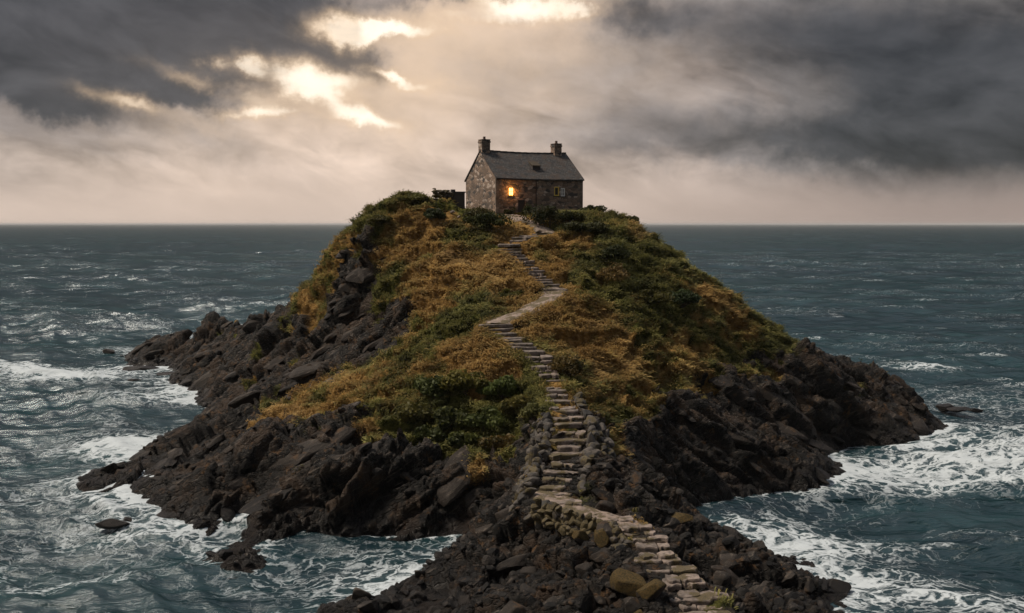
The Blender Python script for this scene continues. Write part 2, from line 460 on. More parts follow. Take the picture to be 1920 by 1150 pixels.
def field(x, y):
    """Height, vegetation and greenness of the land at (x, y)."""
    out = np.empty((len(x), 3), np.float32)
    cx, cy, w = CP[:, 0].astype(np.float32), CP[:, 1].astype(np.float32), _wts.astype(np.float32)
    for a in range(0, len(x), 40000):
        xs, ys = x[a:a + 40000, None].astype(np.float32), y[a:a + 40000, None].astype(np.float32)
        k = np.sqrt((xs - cx) ** 2 + (ys - cy) ** 2 + np.float32(_k * _k))
        out[a:a + 40000] = k @ w[:-1] + w[-1]
    return out


def path_near(x, y):
    """Distance to the footway, its height and half width at the nearest point."""
    d = np.full(len(x), 1e9, np.float32)
    z = np.zeros(len(x), np.float32)
    hw = np.zeros(len(x), np.float32)
    for p, w in zip(path_line[::2], path_width[::2]):
        q = (x - p[0]) ** 2 + (y - p[1]) ** 2
        m = q < d
        d[m] = q[m]
        z[m] = p[2]
        hw[m] = w / 2
    return np.sqrt(d), z, hw


def ground(x, y):
    x, y = np.atleast_1d(np.float64(x)), np.atleast_1d(np.float64(y))
    h = field(x, y)[:, 0]
    d, z, hw = path_near(x, y)
    return h + (z - h) * (1 - sstep(d, hw, hw + 1.8))


# ------------------------------------------------------------------ object helpers
def mesh_np(name, verts, faces, mat=None, smooth=False, link=True):
    """faces: one int array (n, 3|4) or a list of them."""
    me = bpy.data.meshes.new(name)
    fs = faces if isinstance(faces, list) else [faces]
    fs = [f for f in fs if len(f)]
    nl = sum(f.size for f in fs)
    nf = sum(len(f) for f in fs)
    me.vertices.add(len(verts)); me.loops.add(nl); me.polygons.add(nf)
    me.vertices.foreach_set('co', np.ascontiguousarray(verts, np.float32).ravel())
    me.loops.foreach_set('vertex_index', np.concatenate([f.ravel() for f in fs]).astype(np.int32))
    tot = np.concatenate([np.full(len(f), f.shape[1]) for f in fs]).astype(np.int32)
    me.polygons.foreach_set('loop_start', np.concatenate([[0], np.cumsum(tot)[:-1]]).astype(np.int32))
    me.polygons.foreach_set('loop_total', tot)
    me.polygons.foreach_set('use_smooth', np.full(nf, smooth))
    if mat:
        me.materials.append(mat)
    me.update(calc_edges=True)
    o = bpy.data.objects.new(name, me)
    if link:
        col.objects.link(o)
    return o


def vattr(o, name, vals):
    a = o.data.attributes.new(name, 'FLOAT', 'POINT')
    a.data.foreach_set('value', np.ascontiguousarray(vals, np.float32))


def vcol(o, name, rgb):
    a = o.data.attributes.new(name, 'FLOAT_COLOR', 'POINT')
    a.data.foreach_set('color', np.ascontiguousarray(np.concatenate([rgb, np.ones((len(rgb), 1))], 1), np.float32).ravel())


def tag(o, label=None, cat=None, group=None, kind=None):
    for k, v in (('label', label), ('category', cat), ('group', group), ('kind', kind)):
        if v:
            o[k] = v
    return o


def empty(name, loc, rz=0.0):
    o = bpy.data.objects.new(name, None)
    o.location = loc
    o.rotation_euler = (0, 0, rz)
    col.objects.link(o)
    return o


class MB:
    """Collects simple solids, links them as one mesh object."""

    def __init__(self):
        self.v, self.f = [], []

    def poly(self, pts, faces):
        b = len(self.v)
        self.v += [tuple(p) for p in pts]
        self.f += [tuple(b + i for i in f) for f in faces]

    def box(self, x0, x1, y0, y1, z0, z1):
        self.poly([(x0, y0, z0), (x1, y0, z0), (x1, y1, z0), (x0, y1, z0), (x0, y0, z1), (x1, y0, z1), (x1, y1, z1), (x0, y1, z1)],
                  [(0, 3, 2, 1), (4, 5, 6, 7), (0, 1, 5, 4), (1, 2, 6, 5), (2, 3, 7, 6), (3, 0, 4, 7)])

    def prism(self, ring, z0, z1):
        n = len(ring)
        self.poly([(x, y, z0) for x, y in ring] + [(x, y, z1) for x, y in ring],
                  [tuple(reversed(range(n))), tuple(range(n, 2 * n))] + [(i, (i + 1) % n, n + (i + 1) % n, n + i) for i in range(n)])

    def lathe(self, prof, cx, cy, n=12):
        pts = [(cx + r * math.cos(2 * math.pi * k / n), cy + r * math.sin(2 * math.pi * k / n), z) for r, z in prof for k in range(n)]
        m = len(prof)
        f = [(j * n + k, j * n + (k + 1) % n, (j + 1) * n + (k + 1) % n, (j + 1) * n + k) for j in range(m - 1) for k in range(n)]
        f += [tuple(reversed(range(n))), tuple(range((m - 1) * n, m * n))]
        self.poly(pts, f)

    def build(self, name, mat, parent=None, bevel=0.0, smooth=False):
        me = bpy.data.meshes.new(name)
        me.from_pydata(self.v, [], self.f)
        me.materials.append(mat)
        if smooth:
            me.polygons.foreach_set('use_smooth', [True] * len(me.polygons))
        o = bpy.data.objects.new(name, me)
        col.objects.link(o)
        if parent:
            o.parent = parent
        if bevel:
            md = o.modifiers.new('edge', 'BEVEL')
            md.width = bevel
            md.segments = 2
        return o


def material(name):
    m = bpy.data.materials.new(name)
    m.use_nodes = True
    t = NT(m.node_tree)
    bs = m.node_tree.nodes['Principled BSDF']
    pos = t.node('ShaderNodeNewGeometry').outputs['Position']
    return m, t, bs, pos


# ------------------------------------------------------------------ materials
def land_material():
    m, t, bs, pos = material('land')
    veg, green = t.attr('veg'), t.attr('green')
    sp = t.node('ShaderNodeSeparateXYZ'); t.l.new(pos, sp.inputs[0])
    z = sp.outputs[2]
    n1 = t.noise(pos, 0.35, 6, 0.6)
    n2 = t.noise(pos, 1.6, 6, 0.65)
    n3 = t.noise(pos, 7.0, 5, 0.7)
    rock = t.mix(t.step(n2, 0.35, 0.68), (0.0040, 0.0040, 0.0040), (0.025, 0.0225, 0.020))
    rock = t.mix(t.m('MULTIPLY', t.step(n1, 0.48, 0.62), 0.75), rock, (0.060, 0.040, 0.027))
    lich = t.m('MULTIPLY', t.step(n3, 0.56, 0.68), t.m('MULTIPLY', t.step(z, 2.0, 7.0), t.step(n1, 0.36, 0.52)))
    rock = t.mix(t.m('MULTIPLY', lich, 0.75), rock, (0.27, 0.25, 0.23))
    ochre = t.m('MULTIPLY', t.step(t.noise(pos, 0.9, 5, 0.7), 0.57, 0.66), 0.55)
    rock = t.mix(ochre, rock, (0.150, 0.078, 0.030))
    tl = t.node('ShaderNodeVectorRotate', rotation_type='Y_AXIS')
    t.put(tl.inputs['Vector'], pos); tl.inputs['Angle'].default_value = 0.5
    strata = t.noise(t.scale(tl.outputs[0], (0.5, 0.7, 4.5)), 1.0, 6, 0.7)
    rock = t.mix(t.m('MULTIPLY', t.step(strata, 0.55, 0.66), 0.6), rock, (0.145, 0.120, 0.098))
    tide = t.step(t.m('ADD', z, t.m('MULTIPLY', n2, 1.6)), 1.2, 3.2, 1.0, 0.0)
    rock = t.mix(t.m('MULTIPLY', tide, 0.75), rock, (0.014, 0.013, 0.013))
    org = t.mix(t.step(n2, 0.35, 0.65), (0.150, 0.082, 0.026), (0.360, 0.220, 0.080))
    grn = t.mix(t.step(n2, 0.35, 0.65), (0.030, 0.036, 0.011), (0.130, 0.125, 0.038))
    turf = t.mix(t.step(t.m('ADD', green, t.m('MULTIPLY', t.m('SUBTRACT', n1, 0.5), 0.9)), 0.35, 0.65), org, grn)
    vfac = t.step(t.m('ADD', veg, t.m('MULTIPLY', t.m('SUBTRACT', n3, 0.5), 0.5)), 0.42, 0.58)
    t.put(bs.inputs['Base Color'], t.mix(vfac, rock, turf))
    t.put(bs.inputs['Roughness'], t.mix(tide, (0.62, 0.62, 0.62), (0.30, 0.30, 0.30)))
    t.put(bs.inputs['Specular IOR Level'], t.m('MULTIPLY', t.m('SUBTRACT', 1.0, vfac), 0.16))
    wv = t.vm('ADD', pos, t.scale(t.noise(pos, 1.3, 4, 0.6, 0, 'Color'), (0.8, 0.8, 0.8)))
    ck = t.step(t.voro(t.scale(wv, (0.7, 0.9, 1.7)), 1.1, 'DISTANCE_TO_EDGE'), 0.0, 0.10)
    hgt = t.m('ADD', t.m('ADD', n3, t.m('MULTIPLY', t.noise(pos, 22.0, 4, 0.7), 0.5)), t.m('ADD', t.m('MULTIPLY', ck, 0.9), strata))
    t.put(bs.inputs['Normal'], t.bump(hgt, 0.9, 0.20))
    return m


def boulder_material(name, lo, hi, moss):
    m, t, bs, pos = material(name)
    oi = t.node('ShaderNodeObjectInfo')
    isl = t.node('ShaderNodeNewGeometry').outputs['Random Per Island']
    geo = t.node('ShaderNodeNewGeometry')
    sn = t.node('ShaderNodeSeparateXYZ'); t.l.new(geo.outputs['Normal'], sn.inputs[0])
    n2 = t.noise(pos, 1.9, 6, 0.65)
    n3 = t.noise(pos, 9.0, 5, 0.7)
    c = t.mix(t.step(n2, 0.35, 0.68), lo, hi)
    c = t.mix(t.m('MULTIPLY', oi.outputs['Random'], 0.4), c, (0.060, 0.042, 0.031))
    c = t.mix(t.step(isl, 0.50, 1.0, 0.0, 0.5), c, (0.046, 0.039, 0.033))
    c = t.mix(t.step(isl, 0.0, 0.5, 0.85, 0.0), c, (0.006, 0.006, 0.0065))
    c = t.mix(t.m('MULTIPLY', t.step(n3, 0.59, 0.70), 0.5), c, (0.24, 0.21, 0.18))
    if moss:
        f = t.step(t.m('ADD', sn.outputs[2], t.m('MULTIPLY', t.m('SUBTRACT', n2, 0.5), 1.4)), 0.1 - moss * 0.5, 0.55 - moss * 0.5)
        c = t.mix(f, c, t.mix(t.step(n3, 0.4, 0.6), (0.034, 0.026, 0.009), (0.090, 0.058, 0.019)))
    else:
        tl = t.node('ShaderNodeVectorRotate', rotation_type='Y_AXIS')
        t.put(tl.inputs['Vector'], pos); tl.inputs['Angle'].default_value = 0.5
        strata = t.noise(t.scale(tl.outputs[0], (0.5, 0.7, 4.5)), 1.0, 6, 0.7)
        c = t.mix(t.m('MULTIPLY', t.step(strata, 0.54, 0.66), 0.65), c, (0.145, 0.120, 0.098))
        c = t.mix(t.m('MULTIPLY', t.step(strata, 0.46, 0.36), 0.7), c, (0.007, 0.007, 0.007))
        c = t.mix(t.m('MULTIPLY', t.step(t.noise(pos, 0.7, 5, 0.7), 0.57, 0.66), 0.5), c, (0.115, 0.062, 0.026))
    sz = t.node('ShaderNodeSeparateXYZ'); t.l.new(pos, sz.inputs[0])
    wet = t.step(t.m('ADD', sz.outputs[2], t.m('MULTIPLY', n2, 1.6)), 1.2, 3.4, 1.0, 0.0)
    c = t.mix(t.m('MULTIPLY', wet, 0.75), c, (0.009, 0.008, 0.008))
    bs.inputs['Specular IOR Level'].default_value = 0.16
    t.put(bs.inputs['Base Color'], c)
    t.put(bs.inputs['Roughness'], t.mix(wet, (0.65, 0.65, 0.65), (0.28, 0.28, 0.28)))
    t.put(bs.inputs['Normal'], t.bump(t.m('ADD', n3, t.noise(pos, 26.0, 4, 0.7)), 0.8, 0.07))
    return m


def stone_material(name, a, b, moss=0.0):
    m, t, bs, pos = material(name)
    geo = t.node('ShaderNodeNewGeometry')
    rnd = geo.outputs['Random Per Island']
    n2 = t.noise(pos, 2.5, 6, 0.65)
    n3 = t.noise(pos, 14.0, 5, 0.7)
    c = t.mix(rnd, a, b)
    c = t.mix(t.m('MULTIPLY', t.step(n2, 0.40, 0.62), 0.65), c, tuple(q * 0.45 for q in a))
    c = t.mix(t.m('MULTIPLY', t.step(n3, 0.60, 0.72), 0.5), c, tuple(min(1, q * 1.5) for q in b))
    if moss:
        f = t.m('MULTIPLY', t.step(t.noise(pos, 0.8, 5, 0.65), 0.62 - 0.2 * moss, 0.70 - 0.2 * moss), 0.9)
        c = t.mix(f, c, t.mix(t.step(n3, 0.4, 0.6), (0.036, 0.029, 0.010), (0.105, 0.074, 0.024)))
    t.put(bs.inputs['Base Color'], c)
    t.put(bs.inputs['Roughness'], 0.8)
    t.put(bs.inputs['Normal'], t.bump(n3, 0.6, 0.05))
    return m


def masonry_material():
    m, t, bs, pos = material('rubble_masonry')
    tc = t.node('ShaderNodeTexCoord').outputs['Object']
    wob = t.vm('ADD', tc, t.scale(t.noise(tc, 1.6, 3, 0.5, 0, 'Color'), (0.35, 0.35, 0.35)))
    q = t.scale(wob, (1.0, 1.0, 1.9))
    edge = t.voro(q, 1.55, 'DISTANCE_TO_EDGE')
    cid = t.voro(q, 1.55, 'F1', 'Color')
    sc = t.node('ShaderNodeSeparateColor'); t.l.new(cid, sc.inputs[0])
    n3 = t.noise(tc, 5.0, 5, 0.7)
    c = t.mix(sc.outputs[0], (0.15, 0.105, 0.076), (0.37, 0.255, 0.183))
    c = t.mix(t.step(sc.outputs[1], 0.75, 0.9), c, (0.50, 0.40, 0.33))
    c = t.mix(t.step(sc.outputs[2], 0.72, 0.9), c, (0.06, 0.055, 0.052))
    c = t.mix(t.m('MULTIPLY', t.step(n3, 0.5, 0.7), 0.5), c, (0.10, 0.08, 0.065))
    c = t.mix(t.step(edge, 0.02, 0.07, 0.8, 0.0), c, (0.13, 0.105, 0.085))
    c = t.mix(t.m('MULTIPLY', t.step(t.noise(tc, 0.45, 4, 0.6), 0.5, 0.62), 0.45), c, (0.07, 0.062, 0.055))
    t.put(bs.inputs['Base Color'], c)
    t.put(bs.inputs['Roughness'], 0.85)
    t.put(bs.inputs['Normal'], t.bump(t.m('ADD', t.step(edge, 0.0, 0.12), t.m('MULTIPLY', n3, 0.5)), 0.8, 0.08))
    return m


def slate_material():
    m, t, bs, pos = material('slate_tiles')
    tc = t.node('ShaderNodeTexCoord').outputs['Object']
    br = t.node('ShaderNodeTexBrick')
    sp = t.node('ShaderNodeSeparateXYZ'); t.l.new(tc, sp.inputs[0])
    cb = t.node('ShaderNodeCombineXYZ')
    t.put(cb.inputs[0], sp.outputs[0]); t.put(cb.inputs[1], t.m('MULTIPLY', sp.outputs[2], 1.55))
    t.put(br.inputs['Vector'], cb.outputs[0])
    br.inputs['Scale'].default_value = 1.0
    br.inputs['Brick Width'].default_value = 0.36
    br.inputs['Row Height'].default_value = 0.26
    br.inputs['Mortar Size'].default_value = 0.014
    br.inputs['Color1'].default_value = (0.036, 0.035, 0.035, 1)
    br.inputs['Color2'].default_value = (0.078, 0.074, 0.072, 1)
    br.inputs['Mortar'].default_value = (0.012, 0.012, 0.013, 1)
    n = t.noise(tc, 1.1, 6, 0.65)
    n2 = t.noise(tc, 4.0, 5, 0.7)
    c = t.mix(t.m('MULTIPLY', t.step(n, 0.46, 0.62), 0.85), br.outputs['Color'], (0.070, 0.052, 0.042))
    c = t.mix(t.m('MULTIPLY', t.step(n2, 0.56, 0.68), 0.7), c, (0.17, 0.165, 0.155))
    t.put(bs.inputs['Base Color'], c)
    t.put(bs.inputs['Roughness'], 0.75)
    bs.inputs['Specular IOR Level'].default_value = 0.25
    t.put(bs.inputs['Normal'], t.bump(t.m('ADD', br.outputs['Fac'], n2), -0.5, 0.03))
    return m


def flat(name, rgb, rough=0.7, var=0.3, scale=6.0):
    m, t, bs, pos = material(name)
    n = t.noise(pos, scale, 5, 0.65)
    t.put(bs.inputs['Base Color'], t.mix(n, tuple(q * (1 - var) for q in rgb), tuple(min(1, q * (1 + var)) for q in rgb)))
    bs.inputs['Roughness'].default_value = rough
    t.put(bs.inputs['Normal'], t.bump(n, 0.3, 0.03))
    return m


def emit(name, rgb, strength):
    m, t, bs, pos = material(name)
    bs.inputs['Base Color'].default_value = (*rgb, 1)
    bs.inputs['Emission Color'].default_value = (*rgb, 1)
    bs.inputs['Emission Strength'].default_value = strength
    return m


def leaf_material(name, rough=0.6):
    m, t, bs, pos = material(name)
    c = t.attr('tint', 'Color')
    t.put(bs.inputs['Base Color'], c)
    bs.inputs['Roughness'].default_value = rough
    bs.inputs['Specular IOR Level'].default_value = 0.2
    tr = t.node('ShaderNodeBsdfTranslucent')
    t.l.new(c, tr.inputs[0])
    mx = t.node('ShaderNodeMixShader')
    mx.inputs[0].default_value = 0.32
    t.l.new(bs.outputs[0], mx.inputs[1]); t.l.new(tr.outputs[0], mx.inputs[2])
    t.l.new(mx.outputs[0], t.n['Material Output'].inputs[0])
    return m


def sea_material():
    m, t, bs, pos = material('sea_water')
    foam = t.attr('foam')
    dist = t.vm('LENGTH', pos)
    dist = t.n[dist.node.name].outputs['Value'] if False else t.node('ShaderNodeVectorMath', operation='LENGTH')
    t.l.new(pos, dist.inputs[0])
    far = dist.outputs['Value']
    wob = t.vm('ADD', pos, t.scale(t.noise(pos, 0.22, 4, 0.6, 0, 'Color'), (5.0, 5.0, 0.0)))
    wob = t.vm('ADD', wob, t.scale(t.noise(pos, 1.1, 4, 0.6, 0, 'Color'), (1.3, 1.3, 0.0)))
    fl = t.scale(wob, (1.0, 1.0, 0.0))
    e1 = t.voro(t.scale(fl, (0.55, 0.85, 0.0)), 1.0, 'DISTANCE_TO_EDGE')
    e2 = t.voro(t.scale(fl, (1.5, 2.1, 0.0)), 1.0, 'DISTANCE_TO_EDGE')
    lace = t.m('ADD', t.step(e1, 0.0, 0.30, 0.60, 0.0), t.step(e2, 0.0, 0.32, 0.42, 0.0))
    cl = t.noise(t.scale(wob, (0.55, 1.0, 0.0)), 0.55, 7, 0.68)
    pat = t.m('ADD', t.m('MULTIPLY', lace, 0.85), t.m('MULTIPLY', cl, 0.62))
    ff = t.step(t.m('ADD', pat, t.m('MULTIPLY', foam, 0.92)), 1.24, 1.80)
    milk = t.step(t.m('ADD', t.m('MULTIPLY', cl, 0.5), foam), 0.48, 1.35, 0.0, 0.45)
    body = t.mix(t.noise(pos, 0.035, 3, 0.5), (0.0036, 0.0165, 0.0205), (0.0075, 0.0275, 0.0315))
    facet_tone = t.noise(t.scale(pos, (0.45, 1.25, 1.0)), 0.13, 8, 0.70)  # light and dark of wavelet facets, put into the water colour by noise
    body = t.mix(t.step(facet_tone, 0.47, 0.64, 0.0, 0.75), body, (0.012, 0.043, 0.048))
    body = t.mix(t.step(facet_tone, 0.50, 0.36, 0.0, 0.7), body, (0.003, 0.010, 0.014))
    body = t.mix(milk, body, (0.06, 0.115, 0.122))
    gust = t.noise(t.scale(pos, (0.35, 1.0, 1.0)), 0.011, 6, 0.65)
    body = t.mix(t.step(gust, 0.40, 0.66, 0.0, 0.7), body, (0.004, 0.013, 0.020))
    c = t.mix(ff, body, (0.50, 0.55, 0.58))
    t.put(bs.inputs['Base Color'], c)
    t.put(bs.inputs['Roughness'], t.mix(ff, t.mix(t.step(far, 150.0, 2500.0), (0.10, 0.10, 0.10), (0.22, 0.22, 0.22)), (0.8, 0.8, 0.8)))
    bs.inputs['IOR'].default_value = 1.333
    bs.inputs['Specular IOR Level'].default_value = 0.22
    rip = t.noise(t.scale(pos, (0.6, 1.5, 1.0)), 2.4, 5, 0.65)
    swl = t.noise(t.scale(pos, (0.35, 1.3, 1.0)), 0.16, 8, 0.62)
    big = t.noise(t.scale(pos, (0.45, 1.0, 1.0)), 0.028, 7, 0.66)
    nb = t.bump(rip, 0.55, 0.07)
    nb = t.bump(swl, 1.0, 1.2, nb)
    nb = t.bump(big, 1.0, 3.0, nb)
    nb = t.bump(t.m('ADD', ff, cl), 0.5, 0.08, nb)
    t.put(bs.inputs['Normal'], nb)
    bs.inputs['Specular IOR Level'].default_value = 0.0
    bs.inputs['IOR'].default_value = 1.0001
    fr = t.node('ShaderNodeFresnel')
    fr.inputs['IOR'].default_value = 1.22
    t.l.new(nb, fr.inputs['Normal'])
    gl = t.node('ShaderNodeBsdfGlossy', distribution='BECKMANN')
    gl.inputs['Color'].default_value = (0.86, 0.95, 1.0, 1.0)
    t.put(gl.inputs['Roughness'], t.step(far, 100.0, 2500.0, 0.24, 0.30))
    t.l.new(nb, gl.inputs['Normal'])
    mx = t.node('ShaderNodeMixShader')
    t.put(mx.inputs[0], t.m('MULTIPLY', t.m('MINIMUM', fr.outputs[0], 0.12), t.m('SUBTRACT', 1.0, ff)))
    t.l.new(bs.outputs[0], mx.inputs[1]); t.l.new(gl.outputs[0], mx.inputs[2])
    t.l.new(mx.outputs[0], t.n['Material Output'].inputs[0])
    return m


M_LAND = land_material()
M_ROCK = boulder_material('dark_rock', (0.0040, 0.0040, 0.0040), (0.025, 0.0228, 0.0205), 0.0)
M_MOSSROCK = boulder_material('mossy_rock', (0.030, 0.028, 0.026), (0.10, 0.09, 0.08), 1.0)
M_STEP = stone_material('step_stone', (0.095, 0.080, 0.068), (0.25, 0.200, 0.172), 0.35)
M_STEPMOSS = stone_material('mossy_step_stone', (0.070, 0.058, 0.048), (0.27, 0.212, 0.178), 0.75)
M_WALLSTONE = stone_material('dry_stone', (0.028, 0.025, 0.022), (0.105, 0.088, 0.074), 0.6)
M_WALLMOSS = stone_material('mossy_dry_stone', (0.030, 0.027, 0.023), (0.10, 0.082, 0.066), 0.95)
M_PATH = stone_material('trodden_earth', (0.25, 0.190, 0.155), (0.27, 0.205, 0.165), 0.8)
M_MASON = masonry_material()
M_SLATE = slate_material()
M_LEAF = leaf_material('leaves')
M_GRASS = leaf_material('grass_blades', 0.7)
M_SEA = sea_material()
M_WOOD = flat('dark_timber', (0.035, 0.028, 0.024))
M_BARK = flat('bark', (0.05, 0.038, 0.028))
M_BLACKWALL = flat('dark_stone', (0.060, 0.052, 0.047), 0.8, 0.6, 3.0)
M_POT = flat('clay_pot', (0.13, 0.085, 0.065))
M_YELLOW = flat('yellow_paint', (0.85, 0.58, 0.08), 0.5, 0.1)
M_WHITE = flat('white_paint', (0.85, 0.83, 0.80), 0.5, 0.1)
M_GLASS = flat('dark_glass', (0.020, 0.018, 0.017), 0.08, 0.1)
M_PALEGLASS = flat('reflecting_glass', (0.26, 0.25, 0.25), 0.12, 0.2)
M_GLOW = emit('lamplit_glass', (1.0, 0.46, 0.09), 7.0)
M_MOSS = flat('roof_moss', (0.050, 0.036, 0.020), 0.9, 0.5, 9.0)


# ------------------------------------------------------------------ the land
AZ = np.linspace(-0.60, 0.60, 900)
RR = np.exp(np.linspace(math.log(36), math.log(232), 1060))
rg, ag = np.meshgrid(RR, AZ, indexing='ij')
gx, gy = (rg * np.sin(ag)).ravel(), (rg * np.cos(ag)).ravel()
nr, na = len(RR), len(AZ)
fld = field(gx, gy)
h, veg, green = fld[:, 0].copy(), fld[:, 1].copy(), fld[:, 2].copy()
pd, pz, phw = path_near(gx, gy)
onpath = 1 - sstep(pd, phw * 0.9, phw + 1.6)
h += (pz - 0.14 - h) * onpath


def grid_normals(x, y, z):
    P = np.stack([x, y, z], 1).reshape(nr, na, 3)
    du = np.gradient(P, axis=0)
    dv = np.gradient(P, axis=1)
    n = np.cross(dv, du).reshape(-1, 3)
    n /= np.linalg.norm(n, axis=1, keepdims=True) + 1e-9
    return np.where(n[:, 2:3] < 0, -n, n)


nrm = grid_normals(gx, gy, h)
p3 = np.stack([gx, gy, h], 1).astype(np.float32)
veg += fbm(p3 * 0.22, 4, 3) * 0.55 + fbm(p3 * 0.9, 3, 9) * 0.18 - np.clip((0.62 - nrm[:, 2]) * 1.5, 0, 0.6)
veg += 0.5 * sstep(fbm(p3 * 0.33, 4, 13), 0.12, 0.35) * sstep(h, 3.0, 6.0)
green += 0.17 * sstep(gx, 8.0, 15.0) + 0.07
green += fbm(p3 * 0.16, 4, 21) * 0.8 + fbm(p3 * 0.6, 3, 25) * 0.5
veg = np.where(h < 2.0, np.minimum(veg, (h - 1.0) * 0.4), veg)
house_d = np.hypot((gx - 2.5) / 10.0, (gy - 130.0) / 8.0)
calm = sstep(house_d, 0.8, 1.3) * (1 - onpath * 0.92)
turf = sstep(veg, 0.38, 0.62)
disp = np.zeros(len(gx), np.float32)
# rock
rm = np.where((turf < 0.98) & (h > -3.5))[0]
q = p3[rm]
q = q + np.stack([fbm(q * 0.35, 3, 31), fbm(q * 0.35 + 9, 3, 32), fbm(q * 0.35 + 17, 3, 33)], 1) * 0.45
# beds dip down to the left on the left flank, down to the right on the right flank
dip = np.clip(gx[rm] / 14.0, -1, 1) * 0.62
ca, sa = np.cos(dip), np.sin(dip)
bx = q[:, 0] * ca - q[:, 2] * sa
bz = q[:, 0] * sa + q[:, 2] * ca
fore = sstep(gy[rm], 78, 70)
bed = np.stack([bx * (0.40 + 0.45 * fore), q[:, 1] * 0.75, bz * (1.7 - 0.7 * fore)], 1)
rd = blocks(bed * 0.13, 40) * 2.4 * (1 - 0.7 * fore) + blocks(bed * 0.27, 41) * 1.5 + blocks(bed * 0.62 + 5, 42) * 0.75 + blocks(bed * 1.5 + 11, 43) * 0.32 + blocks(bed * 3.4 + 3, 44) * 0.15 + fbm(q * 0.12, 3, 45) * 0.8
rd = np.where(h[rm] < 3.0, rd * (0.45 + 0.18 * np.maximum(h[rm], 0)) + 0.25 * sstep(h[rm], -0.3, 0.3), rd)
disp[rm] += rd * (1 - turf[rm]) * (0.30 + 0.70 * calm[rm]) * sstep(h[rm], -1.8, 0.1)
# turf: combed tussocks
tm = np.where(turf > 0.02)[0]
q = p3[tm]
q = q + np.stack([fbm(q * 0.5, 3, 51), fbm(q * 0.5 + 7, 3, 52), fbm(q * 0.5 + 13, 3, 53)], 1) * 0.8
w1 = 1 - np.abs(fbm(np.stack([q[:, 0] * 0.20, q[:, 1] * 0.42, q[:, 2] * 0.5], 1), 2, 54)) * 2.6
w2 = 1 - np.abs(fbm(np.stack([q[:, 0] * 0.52, q[:, 1] * 0.95, q[:, 2] * 1.0 + 7], 1), 2, 57)) * 2.6
f1, _, _, _ = worley(np.stack([q[:, 0] * 0.50, q[:, 1] * 0.55, q[:, 2] * 0.6], 1), 55)
td = (w1 - 0.75) * 0.85 + (w2 - 0.55) * 0.38 + (0.45 - np.minimum(f1, 1.0) ** 1.5) * 0.9 + fbm(q * 0.25, 3, 56) * 0.4 - 0.30
disp[tm] += td * turf[tm] * calm[tm]
P = p3 + nrm.astype(np.float32) * disp[:, None] * np.array([0.75, 0.75, 1.0], np.float32)
P[:, 2] = np.where((h > 0.6) & (h < 6), np.maximum(P[:, 2], np.minimum(h, 1.2) * 0.55), P[:, 2])
P[:, 2] = np.where(onpath > 0.6, np.minimum(P[:, 2], p3[:, 2] + 0.05), P[:, 2])
idx = np.arange(nr * na).reshape(nr, na)
quads = np.stack([idx[:-1, :-1], idx[:-1, 1:], idx[1:, 1:], idx[1:, :-1]], -1).reshape(-1, 4)
zq = P[:, 2][quads].max(1)
quads = quads[zq > -3.0]
used = np.zeros(len(P), bool)
used[quads.ravel()] = True
remap = np.cumsum(used) - 1
land = mesh_np('island_terrain', P[used], remap[quads], M_LAND, smooth=True)
vattr(land, 'veg', veg[used])
vattr(land, 'green', green[used])
tag(land, kind='structure')
Pn = grid_normals(P[:, 0], P[:, 1], P[:, 2])

_Pg = P.reshape(nr, na, 3)


def surf(x, y):
    """Height of the finished land at (x, y)."""
    r, a = math.hypot(x, y), math.atan2(x, y)
    i = (math.log(r) - math.log(36)) / (math.log(232) - math.log(36)) * (nr - 1)
    j = (a + 0.60) / 1.20 * (na - 1)
    i0, j0 = int(np.clip(i, 1, nr - 3)), int(np.clip(j, 1, na - 3))
    return float(_Pg[i0:i0 + 2, j0:j0 + 2, 2].mean())


